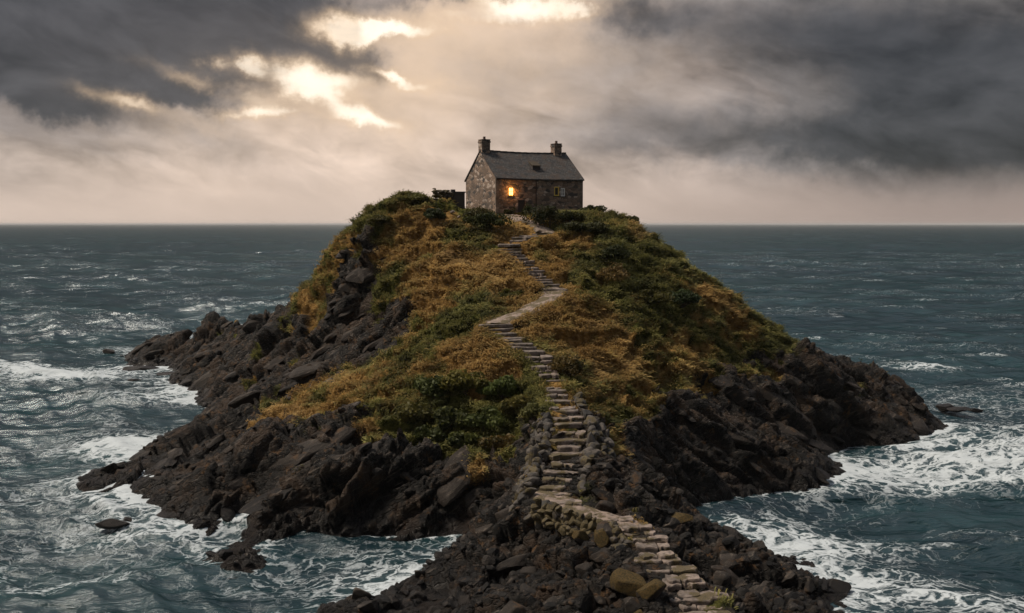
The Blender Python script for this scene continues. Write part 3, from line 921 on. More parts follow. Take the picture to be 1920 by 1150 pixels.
# ------------------------------------------------------------------ the sea
def build_sea():
    dense = np.linspace(-0.62, 0.62, 920)
    coarse = np.linspace(0.62, 2 * math.pi - 0.62, 40)[1:-1]
    az = np.concatenate([dense, coarse])
    r = np.concatenate([[0.5, 12, 24, 34], np.exp(np.linspace(math.log(42), math.log(4500), 1700)), np.exp(np.linspace(math.log(4650), math.log(90000), 50))])
    rg, ag = np.meshgrid(r, az, indexing='ij')
    x, y = (rg * np.sin(ag)).ravel(), (rg * np.cos(ag)).ravel()
    rr = rg.ravel()
    sp = np.where(rr < 4510, rr * 0.0028, rr * 0.06)
    hh = np.full(len(x), -8.0, np.float32)
    near = (rr < 232) & (rr > 36) & (np.abs(np.arctan2(x, y)) < 0.6)
    hh[near] = field(x[near], y[near])[:, 0]
    wr = np.random.default_rng(5)
    z = np.zeros(len(x)); dx = np.zeros(len(x)); dy = np.zeros(len(x))
    damp = 0.35 + 0.65 * sstep(-hh, 0.0, 3.0)
    grp = 0.65 + 0.6 * fbm(np.stack([x * 0.012, y * 0.02, x * 0], 1), 3, 71)
    for k in range(62):
        lam = 1.1 * (26 / 1.1) ** (wr.random() ** 1.15) if k < 46 else wr.uniform(18, 75)
        th = R(250) + wr.normal(0, 0.62)
        kx, ky = math.cos(th), math.sin(th)
        amp = 0.0155 * lam ** 0.88 if k < 46 else 0.0075 * lam
        kk = 2 * math.pi / lam
        ok = sstep(lam / sp, 2.2, 5.0)
        ph = kk * (kx * x + ky * y) + wr.random() * 6.28
        s = amp * ok * damp * grp
        z += s * np.sin(ph)
        c = 0.70 * s * np.cos(ph)
        dx += c * kx
        dy += c * ky
    shore = np.exp(np.minimum(hh, 0.0) / 1.5)
    q = np.stack([x * 0.05, y * 0.08, x * 0], 1)
    big = fbm(q, 4, 81)
    foam = shore * 0.36 * (0.75 + 0.8 * big) + 0.35 * np.exp(np.minimum(hh, 0.0) / 0.5)
    for px, py, sx, sy, w in [(150, 700, 22, 15, .60), (270, 655, 14, 8, .45), (60, 690, 16, 10, .35), (290, 620, 14, 9, .40), (330, 745, 8, 10, .45), (200, 835, 11, 7, .55), (60, 830, 10, 5, .3), (330, 800, 8, 6, .4), (60, 930, 10, 5, .5), (200, 960, 9, 6, .55), (330, 1000, 9, 4, .5),
                              (520, 1060, 14, 5, .34), (700, 1085, 8, 4, .5), (650, 1050, 12, 4, .42), (100, 990, 11, 5, .4), (20, 1060, 8, 3, .3), (450, 1110, 10, 3, .25), (1820, 745, 15, 15, .60), (1700, 690, 12, 10, .3), (1900, 800, 14, 9, .45), (1700, 870, 14, 9, .60), (1650, 920, 15, 7, .5), (1820, 890, 14, 7, .38), (1400, 985, 10, 5, .52), (1480, 945, 12, 5, .35),
                              (1560, 1040, 12, 5, .48), (1700, 1090, 12, 5, .36), (1480, 1010, 10, 5, .4), (1750, 1010, 12, 4, .2), (1850, 1130, 10, 4, .25), (1000, 990, 8, 5, .2)]:
        p = at(px, py, z=0.0)
        foam += (0.95 if px < 420 and py < 900 else 0.76) * w * np.exp(-((x - p[0]) / sx) ** 2 - ((y - p[1]) / sy) ** 2) * (0.75 + 0.9 * big)
    crest = sstep(z / 0.19, 0.9, 2.6)
    foam = foam + crest * (0.26 + 0.26 * foam) * (rr < 900)
    caps = sstep(fbm(np.stack([x * 0.09, y * 0.22, x * 0], 1), 3, 91), 0.42, 0.6) * 0.28 * (rr < 700)
    foam = foam + caps
    V = np.stack([x + dx, y + dy, z + 0.25 * shore * big], 1)
    n, m = len(r), len(az)
    ix = np.arange(n * m).reshape(n, m)
    ixc = np.concatenate([ix, ix[:, :1]], 1)
    f = np.stack([ixc[:-1, :-1], ixc[:-1, 1:], ixc[1:, 1:], ixc[1:, :-1]], -1).reshape(-1, 4)[:, ::-1]
    # nothing of the water is needed deep inside the island
    keep = hh[f].max(1) < 4.0
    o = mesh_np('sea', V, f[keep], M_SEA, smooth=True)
    vattr(o, 'foam', foam)
    tag(o, kind='structure')


build_sea()


# ------------------------------------------------------------------ rocks
def rock_proto(seed, sub, flatten=0.75, cuts=14):
    bm = bmesh.new()
    bmesh.ops.create_icosphere(bm, subdivisions=sub, radius=1.0)
    v = np.array([q.co for q in bm.verts])
    f = np.array([[q.index for q in p.verts] for p in bm.faces])
    bm.free()
    r = np.random.default_rng(seed)
    for _ in range(cuts):
        n = r.normal(size=3); n /= np.linalg.norm(n)
        d = r.uniform(0.52, 0.86)
        s = v @ n - d
        v = v - np.where(s > 0, s, 0)[:, None] * n * 0.96
    v = v * np.array([1.0, r.uniform(0.7, 1.0), flatten * r.uniform(0.75, 1.05)])
    v = v * (1 + 0.05 * fbm(v * 2.3 + seed * 3.1, 3, seed)[:, None] + 0.025 * fbm(v * 7.0, 2, seed + 5)[:, None])
    return v, f


protos_lo = [rock_proto(100 + i, 2) for i in range(14)]
protos_hi = [rock_proto(200 + i, 4) for i in range(8)]


def rot_mats(n, r):
    out = []
    for _ in range(n):
        out.append(np.array(Euler((r.normal(0, .45), r.normal(0, .45), r.uniform(0, 6.28))).to_matrix()))
    return np.array(out)


area = (rg ** 2).ravel()
rockw = (1 - turf) * sstep(P[:, 2], -0.8, 0.0) * (P[:, 2] < 13) * (pd > phw + 0.3) * (np.abs(ag.ravel()) < 0.56) * (rg.ravel() < 205)
lowband = 0.35 + 1.6 * np.exp(-np.maximum(P[:, 2], 0) / 1.5)
headland = sstep(gy, 78, 72)
wgt = area * rockw * (0.6 * lowband + 2.6 * headland)
wgt = wgt * (rg.ravel() > 46)
wgt /= wgt.sum()
rr_ = np.random.default_rng(17)
pick = rr_.choice(len(P), 2300, p=wgt)
mats = rot_mats(len(pick), rr_)
VV, FF, base = [], [], 0
for i, k in enumerate(pick):
    s = 0.20 + 0.50 * rr_.random() ** 2.4
    s *= (0.8 + 0.35 * min(rg.ravel()[k] / 100, 1.6))
    v, f = protos_lo[i % len(protos_lo)]
    VV.append((v * s) @ mats[i].T + P[k] + np.array([0, 0, -0.12 * s]))
    FF.append(f + base)
    base += len(v)
rub = mesh_np('rubble', np.concatenate(VV), np.concatenate(FF), M_ROCK, smooth=False)
tag(rub, 'loose dark rubble lying over the shore rocks and headland', 'rubble', kind='stuff')

# bedrock slabs standing out of the cliffs, long axis down the dip
protos_mid = [rock_proto(300 + i, 3, 0.55, 18) for i in range(12)]
slabw = area * (1 - turf) * sstep(P[:, 2], -0.6, 0.3) * (P[:, 2] < 24) * (pd > phw + 1.4) * (np.abs(ag.ravel()) < 0.56) * (rg.ravel() < 200) * (1 - headland * 0.75) * (rg.ravel() > 50)
slabw /= slabw.sum()
VV, FF, base = [], [], 0
for i, k in enumerate(rr_.choice(len(P), 620, p=slabw)):
    s = 0.8 + 1.7 * rr_.random() ** 1.8
    v, f = protos_mid[i % 12]
    n = nrm[k]
    dn = np.array([n[0] * 1.2 + 0.55 * np.sign(P[k][0]) + rr_.normal(0, .22), n[1] * 0.8 + rr_.normal(0, .22), 0.0])
    dn[2] = -0.45 * np.linalg.norm(dn[:2]) + rr_.normal(0, .12)
    dn /= np.linalg.norm(dn)
    up = n * 0.8 + np.array([rr_.normal(0, .3), rr_.normal(0, .3), 0.5])
    sd = np.cross(up, dn); sd /= np.linalg.norm(sd)
    up = np.cross(dn, sd)
    VV.append((v * np.array([1.65, 0.85, 0.8]) * s) @ np.stack([dn, sd, up]) + P[k] - n * 0.46 * s)
    FF.append(f + base)
    base += len(v)
slabs = mesh_np('bedrock', np.concatenate(VV), np.concatenate(FF), M_ROCK, smooth=False)
tag(slabs, kind='structure')

# single large boulders of the headland
boulder_me = []
for i, (v, f) in enumerate(protos_hi):
    o = mesh_np('boulder', v, f, M_ROCK, smooth=True, link=False)
    boulder_me.append(o.data)
    bpy.data.objects.remove(o)


def boulder(name, loc, s, me, mat=None, rot=None):
    o = bpy.data.objects.new(name, me)
    o.location = loc
    o.scale = s
    o.rotation_euler = rot or (rr_.normal(0, .3), rr_.normal(0, .3), rr_.uniform(0, 6.28))
    col.objects.link(o)
    if mat:
        o.material_slots[0].link = 'OBJECT'
        o.material_slots[0].material = mat
    return o


hw_ = area * rockw * headland * (gy < 77) * (gy > 53) * (P[:, 2] > 0.2)
hw_ /= hw_.sum()
done = []
for k in rr_.choice(len(P), 900, p=hw_, replace=False):
    s = rr_.uniform(0.55, 1.25)
    if any((P[k][0] - a) ** 2 + (P[k][1] - b) ** 2 < (0.75 * (s + c)) ** 2 for a, b, c in done):
        continue
    done.append((P[k][0], P[k][1], s))
    o = boulder('boulder', P[k] + np.array([0, 0, -0.25 * s]), (s, s, s), boulder_me[len(done) % 8])
    tag(o, 'dark angular boulder in the jumble of rocks on the foreground headland', 'boulder', 'boulders heaped on the foreground headland')
    if len(done) >= 110:
        break

for px, py, y, s, lab in [(1188, 1082, 58.6, (1.5, 1.2, 1.5), 'big rounded boulder capped with ochre moss, left of the headland steps'),
                          (1228, 1118, 57.2, (1.1, 1.0, 1.0), 'smaller mossy boulder leaning against the big moss capped one'),
                          (1200, 1145, 55.4, (1.0, 0.8, 0.9), 'lichen grey boulder below the two moss capped boulders'),
                          (1092, 1000, 65.2, (1.1, 0.8, 0.9), 'moss topped boulder under the bend of the headland wall'),
                          (1130, 1012, 64.6, (0.9, 0.9, 1.1), 'steep ochre mossed boulder beside the foot of the mossy wall'),
                          (1280, 965, 70.5, (1.3, 1.0, 0.8), 'mossy flat boulder on the water side of the path bend')]:
    x = (px - 960) / FPX * y
    o = boulder('mossy_boulder', (x, y, surf(x, y) + s[2] * 0.30), s, boulder_me[int(px) % 8], M_MOSSROCK)
    tag(o, lab, 'boulder')

for px, py, s, lab in [(210, 981, (1.6, 0.9, 0.75), 'lone dark rock ringed by foam off the near left shore'),
                       (238, 974, (0.45, 0.4, 0.4), 'little wet rock beside the lone rock off the near left shore'),
                       (205, 657, (1.5, 1.2, 0.8), 'dark rock farthest out past the far left tip'),
                       (262, 690, (3.4, 1.6, 0.9), 'long low rock awash in foam near the far left tip'),
                       (328, 700, (3.2, 1.5, 1.0), 'broad low skerry close under the far left ridge'),
                       (252, 712, (1.2, 0.8, 0.6), 'small black rock alone in the white foam on the left'),
                       (352, 719, (1.7, 1.0, 0.7), 'black rock between the broad skerry and the left cliff foot'),
                       (275, 836, (1.2, 0.8, 0.5), 'flat rock awash off the tip of the front left spur'),
                       (250, 834, (0.6, 0.5, 0.4), 'tiny rock just outside the flat one off the spur'),
                       (1775, 763, (1.8, 1.2, 0.9), 'peaked skerry nearest the right hand rocks'),
                       (1800, 766, (2.0, 1.1, 0.75), 'middle skerry of the line running out to the right'),
                       (1829, 768, (1.2, 0.8, 0.5), 'outermost low skerry running out to the right'),
                       (1785, 804, (1.3, 0.8, 0.45), 'low wet rock off the right hand point'),
                       (1802, 808, (0.8, 0.5, 0.35), 'smallest wet rock off the right hand point')]:
    p = at(px, py + 3, z=0.0)
    o = boulder('sea_rock', (p[0], p[1], 0.1), s, boulder_me[int(px) % 8], rot=(0, 0, rr_.uniform(-.4, .4)))
    tag(o, lab, 'rock')


# ------------------------------------------------------------------ grass blades over the turf
def build_grass():
    g = np.random.default_rng(23)
    w = area * sstep(veg, 0.40, 0.70) * (pd > phw * np.where(gy > 112, 1.15, 0.78) + np.where(gy > 112, 0.35, 0.0)) * (Pn[:, 2] > 0.25) * (gy < 139) * (P[:, 2] > 1.5)
    hx, hy = gx - 3.1, gy - 129.5
    w = w * ~((np.abs(hx * math.cos(R(-26)) - hy * -math.sin(R(-26))) < 7.5) & (np.abs(hx * math.sin(R(26)) - hy * math.cos(R(26))) < 5.5))
    w = w / w.sum()
    n = 540000
    nt = 60000
    kt = g.choice(len(P), nt, p=w)
    per = n // nt
    n = nt * per
    ti = np.repeat(np.arange(nt), per)
    nn = Pn[kt][ti]
    c0 = P[kt][ti]
    down = np.stack([nn[:, 0], nn[:, 1], np.zeros(n)], 1)
    comb = np.stack([fbm(c0 * 0.28, 2, 61), fbm(c0 * 0.28 + 31, 2, 62), np.zeros(n)], 1)
    size = (0.24 + 0.32 * g.random(nt) ** 2.0)[ti][:, None]
    p = c0 + g.normal(0, 0.55, (n, 3)) * size * np.array([1, 1, 0.5])
    lean = down * 0.9 + comb * 1.0 + np.array([0.22, -0.08, 0.0]) + g.normal(0, 0.12, (nt, 3))[ti]
    d = nn * 0.45 + np.array([0, 0, 0.12]) + lean * 0.9 + g.normal(0, 0.11, (n, 3))
    d /= np.linalg.norm(d, axis=1, keepdims=True)
    L = size * (0.55 + 0.45 * g.random(n))[:, None]
    side = np.cross(d, nn + np.array([0, 0, 0.35]) + g.normal(0, 0.16, (n, 3)))
    side /= np.linalg.norm(side, axis=1, keepdims=True)
    wd = (0.018 + 0.026 * g.random(n))[:, None]
    lean /= np.linalg.norm(lean, axis=1, keepdims=True) + 1e-6
    b = p - nn * 0.08
    m1 = p + d * L * 0.42
    m2 = m1 + (d * 0.45 + lean * 0.75) * L * 0.38
    tip = m2 + (lean * 0.8 + np.array([0, 0, -0.75])) * L * 0.42
    V = np.stack([b - side * wd, b + side * wd, m1 + side * wd, m1 - side * wd, m2 + side * wd * 0.8, m2 - side * wd * 0.8, tip], 1).reshape(-1, 3)
    i0 = np.arange(n)[:, None] * 7
    o = mesh_np('grass', V, [i0 + np.array([[0, 1, 2, 3]]), i0 + np.array([[3, 2, 4, 5]]), i0 + np.array([[5, 4, 6]])], M_GRASS)
    gr = (green[kt] + 0.08 + g.normal(0, 0.10, nt))[ti] + g.normal(0, 0.05, n)
    t = sstep(gr, 0.24, 0.78)[:, None]
    u = np.clip(0.45 + 0.75 * fbm(c0 * np.array([0.3, 0.75, 0.75]) + 40, 3, 67) + 0.18 * g.normal(0, 1, nt)[ti] + 0.10 * g.normal(0, 1, n), 0, 1)[:, None]
    tone = (0.92 + 0.14 * g.random(n) + 0.40 * fbm(c0 * np.array([0.35, 0.8, 0.8]), 3, 66))[:, None]
    org = np.array([0.200, 0.118, 0.038]) * (1 - u) + np.array([0.54, 0.365, 0.135]) * u
    grn = np.array([0.050, 0.058, 0.016]) * (1 - u) + np.array([0.260, 0.240, 0.075]) * u
    c = np.clip((org * (1 - t) + grn * t) * tone, 0.005, 0.9)
    vcol(o, 'tint', np.repeat(c, 7, axis=0))
    tag(o, 'rust and green tussock grass covering the slopes of the island', 'grass', kind='stuff')


build_grass()


# ------------------------------------------------------------------ bushes
def bush(px, y, rx, ry, rz, label, tone=(0.030, 0.045, 0.014), tone2=(0.080, 0.100, 0.028), leaf=0.16, n=2600, lift=0.35, group=None):
    b = np.random.default_rng(int(px * 7 + y * 13))
    x = (px - 960) / FPX * y
    z = surf(x, y)
    root = empty('bush', (x, y, z))
    tag(root, label, 'bush', group)
    # several lobes, leaves on their skins and inside
    nl = 15
    lob = b.normal(0, 1, (nl, 3)); lob /= np.linalg.norm(lob, axis=1, keepdims=True)
    lob *= b.uniform(0.25, 0.95, (nl, 1))
    lob[:, 2] = np.abs(lob[:, 2]) * 0.9
    lr = b.uniform(0.16, 0.50, nl)
    which = b.integers(0, nl, n)
    d = b.normal(0, 1, (n, 3)); d /= np.linalg.norm(d, axis=1, keepdims=True)
    c = lob[which] + d * (lr[which] * (b.uniform(0.45, 1.05, n) ** 0.6 + 0.35 * b.random(n) ** 6))[:, None]
    c[:, 2] = np.maximum(c[:, 2], -0.25)
    c = c * np.array([rx, ry, rz]) + np.array([0, 0, lift * rz])
    a1 = d + b.normal(0, 0.8, (n, 3))
    t1 = np.cross(a1, b.normal(0, 1, (n, 3))); t1 /= np.linalg.norm(t1, axis=1, keepdims=True)
    t2 = np.cross(a1, t1); t2 /= np.linalg.norm(t2, axis=1, keepdims=True)
    s = (leaf * b.uniform(0.55, 1.25, n))[:, None]
    V = np.stack([c - t1 * s, c + t2 * s * 0.5, c + t1 * s, c - t2 * s * 0.5], 1).reshape(-1, 3)
    f = np.arange(n * 4).reshape(-1, 4)
    o = mesh_np('foliage', V, f, M_LEAF)
    o.parent = root
    lobe_t = b.uniform(0, 1, nl)[which]
    u = np.clip(lobe_t * 0.6 + b.random(n) * 0.5, 0, 1)[:, None]
    u = np.clip(u + b.uniform(-0.18, 0.25), 0, 1)
    tone2 = np.array(tone2) * np.array([b.uniform(0.75, 1.45), b.uniform(0.85, 1.05), b.uniform(0.7, 1.1)])
    cc = np.array(tone) * (1 - u) + np.array(tone2) * u
    vcol(o, 'tint', np.repeat(cc, 4, axis=0))
    mb = MB()
    for k in range(5):
        e = lob[k] * np.array([rx, ry, rz]) * 0.85 + np.array([0, 0, lift * rz])
        a = np.array([b.normal(0, .12), b.normal(0, .12), -0.3])
        sd = np.cross(e - a, [0.3, 0.8, 0.1]); sd /= np.linalg.norm(sd) + 1e-6
        sd2 = np.cross(e - a, sd); sd2 /= np.linalg.norm(sd2) + 1e-6
        ring = lambda c0, r0: [c0 + sd * r0, c0 + sd2 * r0, c0 - sd * r0, c0 - sd2 * r0]
        mb.poly(ring(a, 0.07) + ring(e, 0.02), [(0, 1, 5, 4), (1, 2, 6, 5), (2, 3, 7, 6), (3, 0, 4, 7), (3, 2, 1, 0), (4, 5, 6, 7)])
    mb.build('stem', M_BARK, root)
    return root


DK, DK2 = (0.018, 0.026, 0.009), (0.075, 0.088, 0.028)
LG, LG2 = (0.034, 0.045, 0.012), (0.145, 0.150, 0.042)
for a in [
    (893, 120.6, 2.6, 1.4, 1.25, 'dark rounded hedge bush under the left gable wall of the cottage', DK, DK2),
    (1027, 118.8, 2.7, 1.5, 2.0, 'large dark bush right of the doorstep below the cottage front', DK, DK2),
    (1068, 120.4, 1.7, 1.0, 1.0, 'low dark bush against the right half of the cottage front', DK, DK2),
    (955, 122.7, 1.0, 0.5, 0.75, 'small dark shrub at the cottage wall under the lit window', DK, DK2, 0.12, 900),
    (992, 123.4, 0.9, 0.5, 0.9, 'small shrub at the middle of the cottage front wall', DK, DK2, 0.12, 900),
    (768, 121.8, 2.0, 1.4, 0.55, 'rounded bush crowning the left skyline of the hill', DK, LG2),
    (712, 118.5, 1.8, 1.3, 0.6, 'dark bush low on the left skyline where the hill drops away', DK, DK2),
    (1112, 125.5, 1.7, 1.1, 0.9, 'dark bush just beyond the right corner of the cottage', DK, DK2),
    (1187, 121.5, 1.1, 0.9, 0.8, 'lone dark bush standing on the right skyline', DK, DK2),
    (918, 116.4, 3.2, 1.6, 1.55, 'wide dark bush left of the path below the cottage hedge', DK, DK2, 0.16, 3200),
    (815, 118.4, 1.5, 1.2, 0.9, 'dark bush on the brown grass at left below the outbuilding', DK, DK2),
    (1090, 116.6, 2.6, 1.5, 1.1, 'broad dark bush on the brow below the cottage right corner', DK, DK2),
    (1150, 111.5, 1.8, 1.3, 1.1, 'dark green bush partway down the right brow', DK, DK2),
    (1155, 107.5, 2.0, 1.5, 1.3, 'deep green bush high on the right slope above the ochre grass', DK, LG2),
    (1225, 106.5, 2.2, 1.6, 1.2, 'dark bush in the hollow of the right slope', DK, DK2),
    (1280, 108.5, 2.0, 1.6, 1.1, 'dark bush farther out on the right slope', DK, DK2),
    (1068, 88.8, 1.7, 1.2, 1.5, 'dense green bush right of the long stair flight', DK, LG2),
    (1050, 86.2, 0.0, 0.0, 0.0, None),
    (955, 105.0, 1.7, 1.2, 0.9, 'mossy green bush left of the landing between the flights', DK, LG2),
    (770, 89.6, 2.0, 1.5, 1.3, 'dark leafy bush at the far left of the thicket above the cliff', DK, LG2, 0.22),
    (815, 90.2, 1.9, 1.4, 1.4, 'dark bush at the top left of the thicket under the orange bank', DK, LG2, 0.22),
    (872, 89.4, 2.0, 1.3, 1.3, 'bright leaved bush at the top of the thicket', LG, LG2, 0.24),
    (940, 88.6, 2.1, 1.3, 1.3, 'yellow green bush at the upper right of the thicket', LG, LG2, 0.24),
    (850, 87.0, 1.8, 1.3, 1.3, 'leafy bush in the middle of the thicket above the cliff', DK, LG2, 0.24),
    (905, 86.0, 1.9, 1.3, 1.3, 'bright green bush low in the middle of the thicket', LG, LG2, 0.24),
    (975, 85.6, 1.8, 1.2, 1.3, 'green bush in the thicket closest to the stairs', LG, LG2, 0.22),
    (800, 86.9, 1.7, 1.2, 1.1, 'dark bush hanging over the cliff edge at the left of the thicket', DK, DK2, 0.22),
    (870, 84.9, 1.6, 1.1, 1.0, 'brownish green bush lowest on the cliff edge', DK, LG2, 0.20),
    (940, 83.6, 1.6, 1.1, 1.0, 'dark bush above the gully beside the causeway stairs', DK, LG2, 0.20),
    (1000, 82.9, 1.2, 0.9, 1.0, 'small bush tucked against the left causeway wall', DK, LG2, 0.18),
]:
    if a[5]:
        bush(*a)


# ------------------------------------------------------------------ footway, flights of steps and walls
seg = np.linalg.norm(np.diff(path_line, axis=0), axis=1)
cum = np.concatenate([[0], np.cumsum(seg)])


def along(s):
    i = int(np.clip(np.searchsorted(cum, s) - 1, 0, len(seg) - 1))
    t = (s - cum[i]) / seg[i]
    p = path_line[i] * (1 - t) + path_line[i + 1] * t
    d = path_line[i + 1] - path_line[i]
    d = d / np.linalg.norm(d[:2])
    return p, d, path_width[i] * (1 - t) + path_width[i + 1] * t


def s_of(k):
    return cum[k * 12]


def ribbon(s0, s1):
    vs_, n = [], int((s1 - s0) / 0.22)
    m = 13
    for i in range(n + 1):
        p, d, w = along(s0 + (s1 - s0) * i / n)
        sd = np.array([d[1], -d[0]])
        wob = 1 + 0.45 * vnoise(np.array([[i * 0.16, 3.3, s0]]), 5)[0]
        wob2 = 1 + 0.45 * vnoise(np.array([[i * 0.16, 9.3, s0]]), 6)[0]
        for j in range(m):
            u = j / (m - 1) * 2 - 1
            hw = w / 2 * (wob if u < 0 else wob2) * 1.02
            x, y = p[0] + sd[0] * u * hw, p[1] + sd[1] * u * hw
            bump = 0.05 * vnoise(np.array([[x * 2.1, y * 2.1, 0.0]]), 8)[0]
            vs_.append((x, y, p[2] + bump - 0.30 * abs(u) ** 5))
    ix = np.arange((n + 1) * m).reshape(n + 1, m)
    f = np.stack([ix[:-1, :-1], ix[1:, :-1], ix[1:, 1:], ix[:-1, 1:]], -1).reshape(-1, 4)[:, ::-1]
    return np.array(vs_), f


pv, pf, base = [], [], 0
for k0, k1 in [(0, 2.3), (6.8, 9.1), (17.7, 20.2)]:
    v, f = ribbon(cum[int(k0 * 12)], cum[int(k1 * 12)])
    pv.append(v); pf.append(f + base); base += len(v)
pth = mesh_np('path', np.concatenate(pv), np.concatenate(pf), M_PATH, smooth=True)
tag(pth, kind='structure')


def slab(mb, c, ux, w, dpt, th, r, rough=0.12, tilt=0.03):
    """An irregular flagstone: c the centre of its top, ux its long axis."""
    ux = np.array([ux[0], ux[1], 0.0]); ux /= np.linalg.norm(ux)
    uy = np.array([-ux[1], ux[0], 0.0])
    ring = []
    for fx, fy in [(-1, -.55), (-1, .5), (-.8, 1), (-.3, 1), (.25, 1), (.8, 1), (1, .55), (1, -.5), (.75, -1), (.2, -1), (-.35, -1), (-.8, -1)]:
        ring.append((fx * w / 2 * (1 + r.normal(0, rough * .35)), fy * dpt / 2 * (1 + r.normal(0, rough * 1.6))))
    tx, ty = r.normal(0, tilt), r.normal(0, tilt)
    n = len(ring)
    pts = []
    for sc, dz in ((1.0, -th), (1.0 + 0.02, -th * 0.25), (1.0, -0.05), (0.95, 0.0)):
        for a, b in ring:
            q = c + ux * a * sc + uy * b * sc
            pts.append((q[0], q[1], c[2] + dz + a * tx + b * ty + r.normal(0, 0.012)))
    f = [tuple(reversed(range(n))), tuple(range(3 * n, 4 * n))]
    for l in range(3):
        f += [(l * n + i, l * n + (i + 1) % n, (l + 1) * n + (i + 1) % n, (l + 1) * n + i) for i in range(n)]
    mb.poly(pts, f)


def flight(k0, k1, rise, label, mat, depth=0.62, face=0.6, wk=1.0, split=0.3, jit=0.13, th=0.30, group=None):
    s0, s1 = cum[int(k0 * 12)], cum[int(k1 * 12)]
    pa, pb = along(s0)[0], along(s1)[0]
    n = max(3, int(round(abs(pa[2] - pb[2]) / rise)))
    root = empty('stone_stairs', along(s1)[0])
    tag(root, label, 'stairs', group)
    off = np.array(root.location)
    r = np.random.default_rng(int(k0 * 100) + 3)
    for i in range(n):
        s = s0 + (s1 - s0) * (i + 0.5 + r.uniform(-0.22, 0.22)) / n
        p, d, w = along(s)
        fd = np.array([d[0], d[1]]) * (1 - face) + np.array([0.0, -1.0]) * face
        ra = r.normal(0, 0.10)
        fd = np.array([fd[0] * math.cos(ra) - fd[1] * math.sin(ra), fd[0] * math.sin(ra) + fd[1] * math.cos(ra)])
        fd /= np.linalg.norm(fd)
        ux = np.array([-fd[1], fd[0]])
        dp = max(depth, (s1 - s0) / n * 1.15) * r.uniform(0.9, 1.15)
        w = w * wk * r.uniform(0.62, 1.04)
        c = p - off + np.array([r.normal(0, jit), r.normal(0, jit), -0.06 + r.normal(0, jit * 0.40)])
        mb = MB()
        if r.random() < split:
            q = r.uniform(0.35, 0.65)
            slab(mb, c + np.array([*(ux * (-w / 2 + w * q / 2)), 0]), ux, w * q * 0.97, dp, th, r)
            slab(mb, c + np.array([*(ux * (w / 2 - w * (1 - q) / 2)), r.normal(0, .04)]), ux, w * (1 - q) * 0.97, dp * 0.9, th, r)
        else:
            slab(mb, c, ux, w, dp, th, r)
        mb.build('step', mat, root)
    return root


flight(2.2, 4.0, 0.30, 'short flight of stone steps bending left just below the cottage path', M_STEP, 0.6, 0.5)
flight(4.0, 7.0, 0.29, 'upper stone flight slanting down from the bend to the sandy landing', M_STEP, 0.55, 0.7)
flight(9.0, 13.9, 0.31, 'long curving stone flight past the orange bank', M_STEP, 0.6, 0.7, 0.98, 0.35)
flight(13.9, 18.0, 0.36, 'broad causeway flight of pale slabs between two rough stone walls', M_STEPMOSS, 1.0, 0.75, 0.95, 0.5, 0.08, 0.36)
flight(18.1, 25.2, 0.12, 'uneven slab steps wandering down the foreground headland', M_STEPMOSS, 0.75, 0.75, 1.0, 0.8, 0.26, 0.34)


def rough_wall(s0, s1, side, hgt, label, mat, out=0.3, thick=0.6, lay=3, big=0.55, embank=0.0, seed=1):
    """A run of piled stones beside the footway, all one wall."""
    r = np.random.default_rng(seed)
    root_p = along((s0 + s1) / 2)[0]
    VV, FF, base = [], [], 0
    s = s0
    while s < s1:
        p, d, w = along(s)
        sd = np.array([d[1], -d[0], 0]) * side
        for l in range(lay):
            for e in range(1 + int(embank > 0) * 2):
                sz = big * r.uniform(0.6, 1.15)
                o = w / 2 + out + r.normal(0, 0.10) + e * embank * 0.5
                zz = p[2] - 0.25 + hgt * (l + 0.2) / lay * r.uniform(0.8, 1.1) - e * embank * 0.55
                v, f = protos_lo[r.integers(0, len(protos_lo))]
                m = np.array(Euler((r.normal(0, .6), r.normal(0, .6), r.uniform(0, 6.28))).to_matrix())
                VV.append((v * np.array([sz, sz * .8, sz * .85])) @ m.T + p + sd * o + np.array([0, 0, zz - p[2]]) - root_p)
                FF.append(f + base)
                base += len(v)
        s += big * r.uniform(0.75, 1.05)
    o = mesh_np('stone_wall', np.concatenate(VV), np.concatenate(FF), mat, smooth=False)
    o.location = root_p
    tag(o, label, 'wall')
    return o


# side +1 is to the left of the photograph when walking down (towards the camera the right hand is the photo's left)
rough_wall(s_of(14), s_of(18) - 0.4, 1, 0.75, 'rough mossy stone wall on the left edge of the causeway stairs', M_WALLSTONE, 0.30, lay=2, big=0.75, embank=0.9, seed=3)
rough_wall(s_of(13) + 1.0, s_of(18) - 1.5, -1, 0.55, 'sloping rubble wall shoring up the right edge of the causeway stairs', M_WALLSTONE, 0.35, lay=2, big=0.78, embank=1.3, seed=4)
rough_wall(s_of(18) + 0.3, s_of(21), 1, 0.65, 'low ochre mossed wall around the outside of the path bend', M_WALLMOSS, 0.25, lay=2, big=0.55, embank=0.8, seed=5)
rough_wall(s_of(10) + 0.5, s_of(12), -1, 0.2, 'line of small mossy kerb stones right of the long flight', M_WALLMOSS, 0.15, lay=1, big=0.40, seed=6)

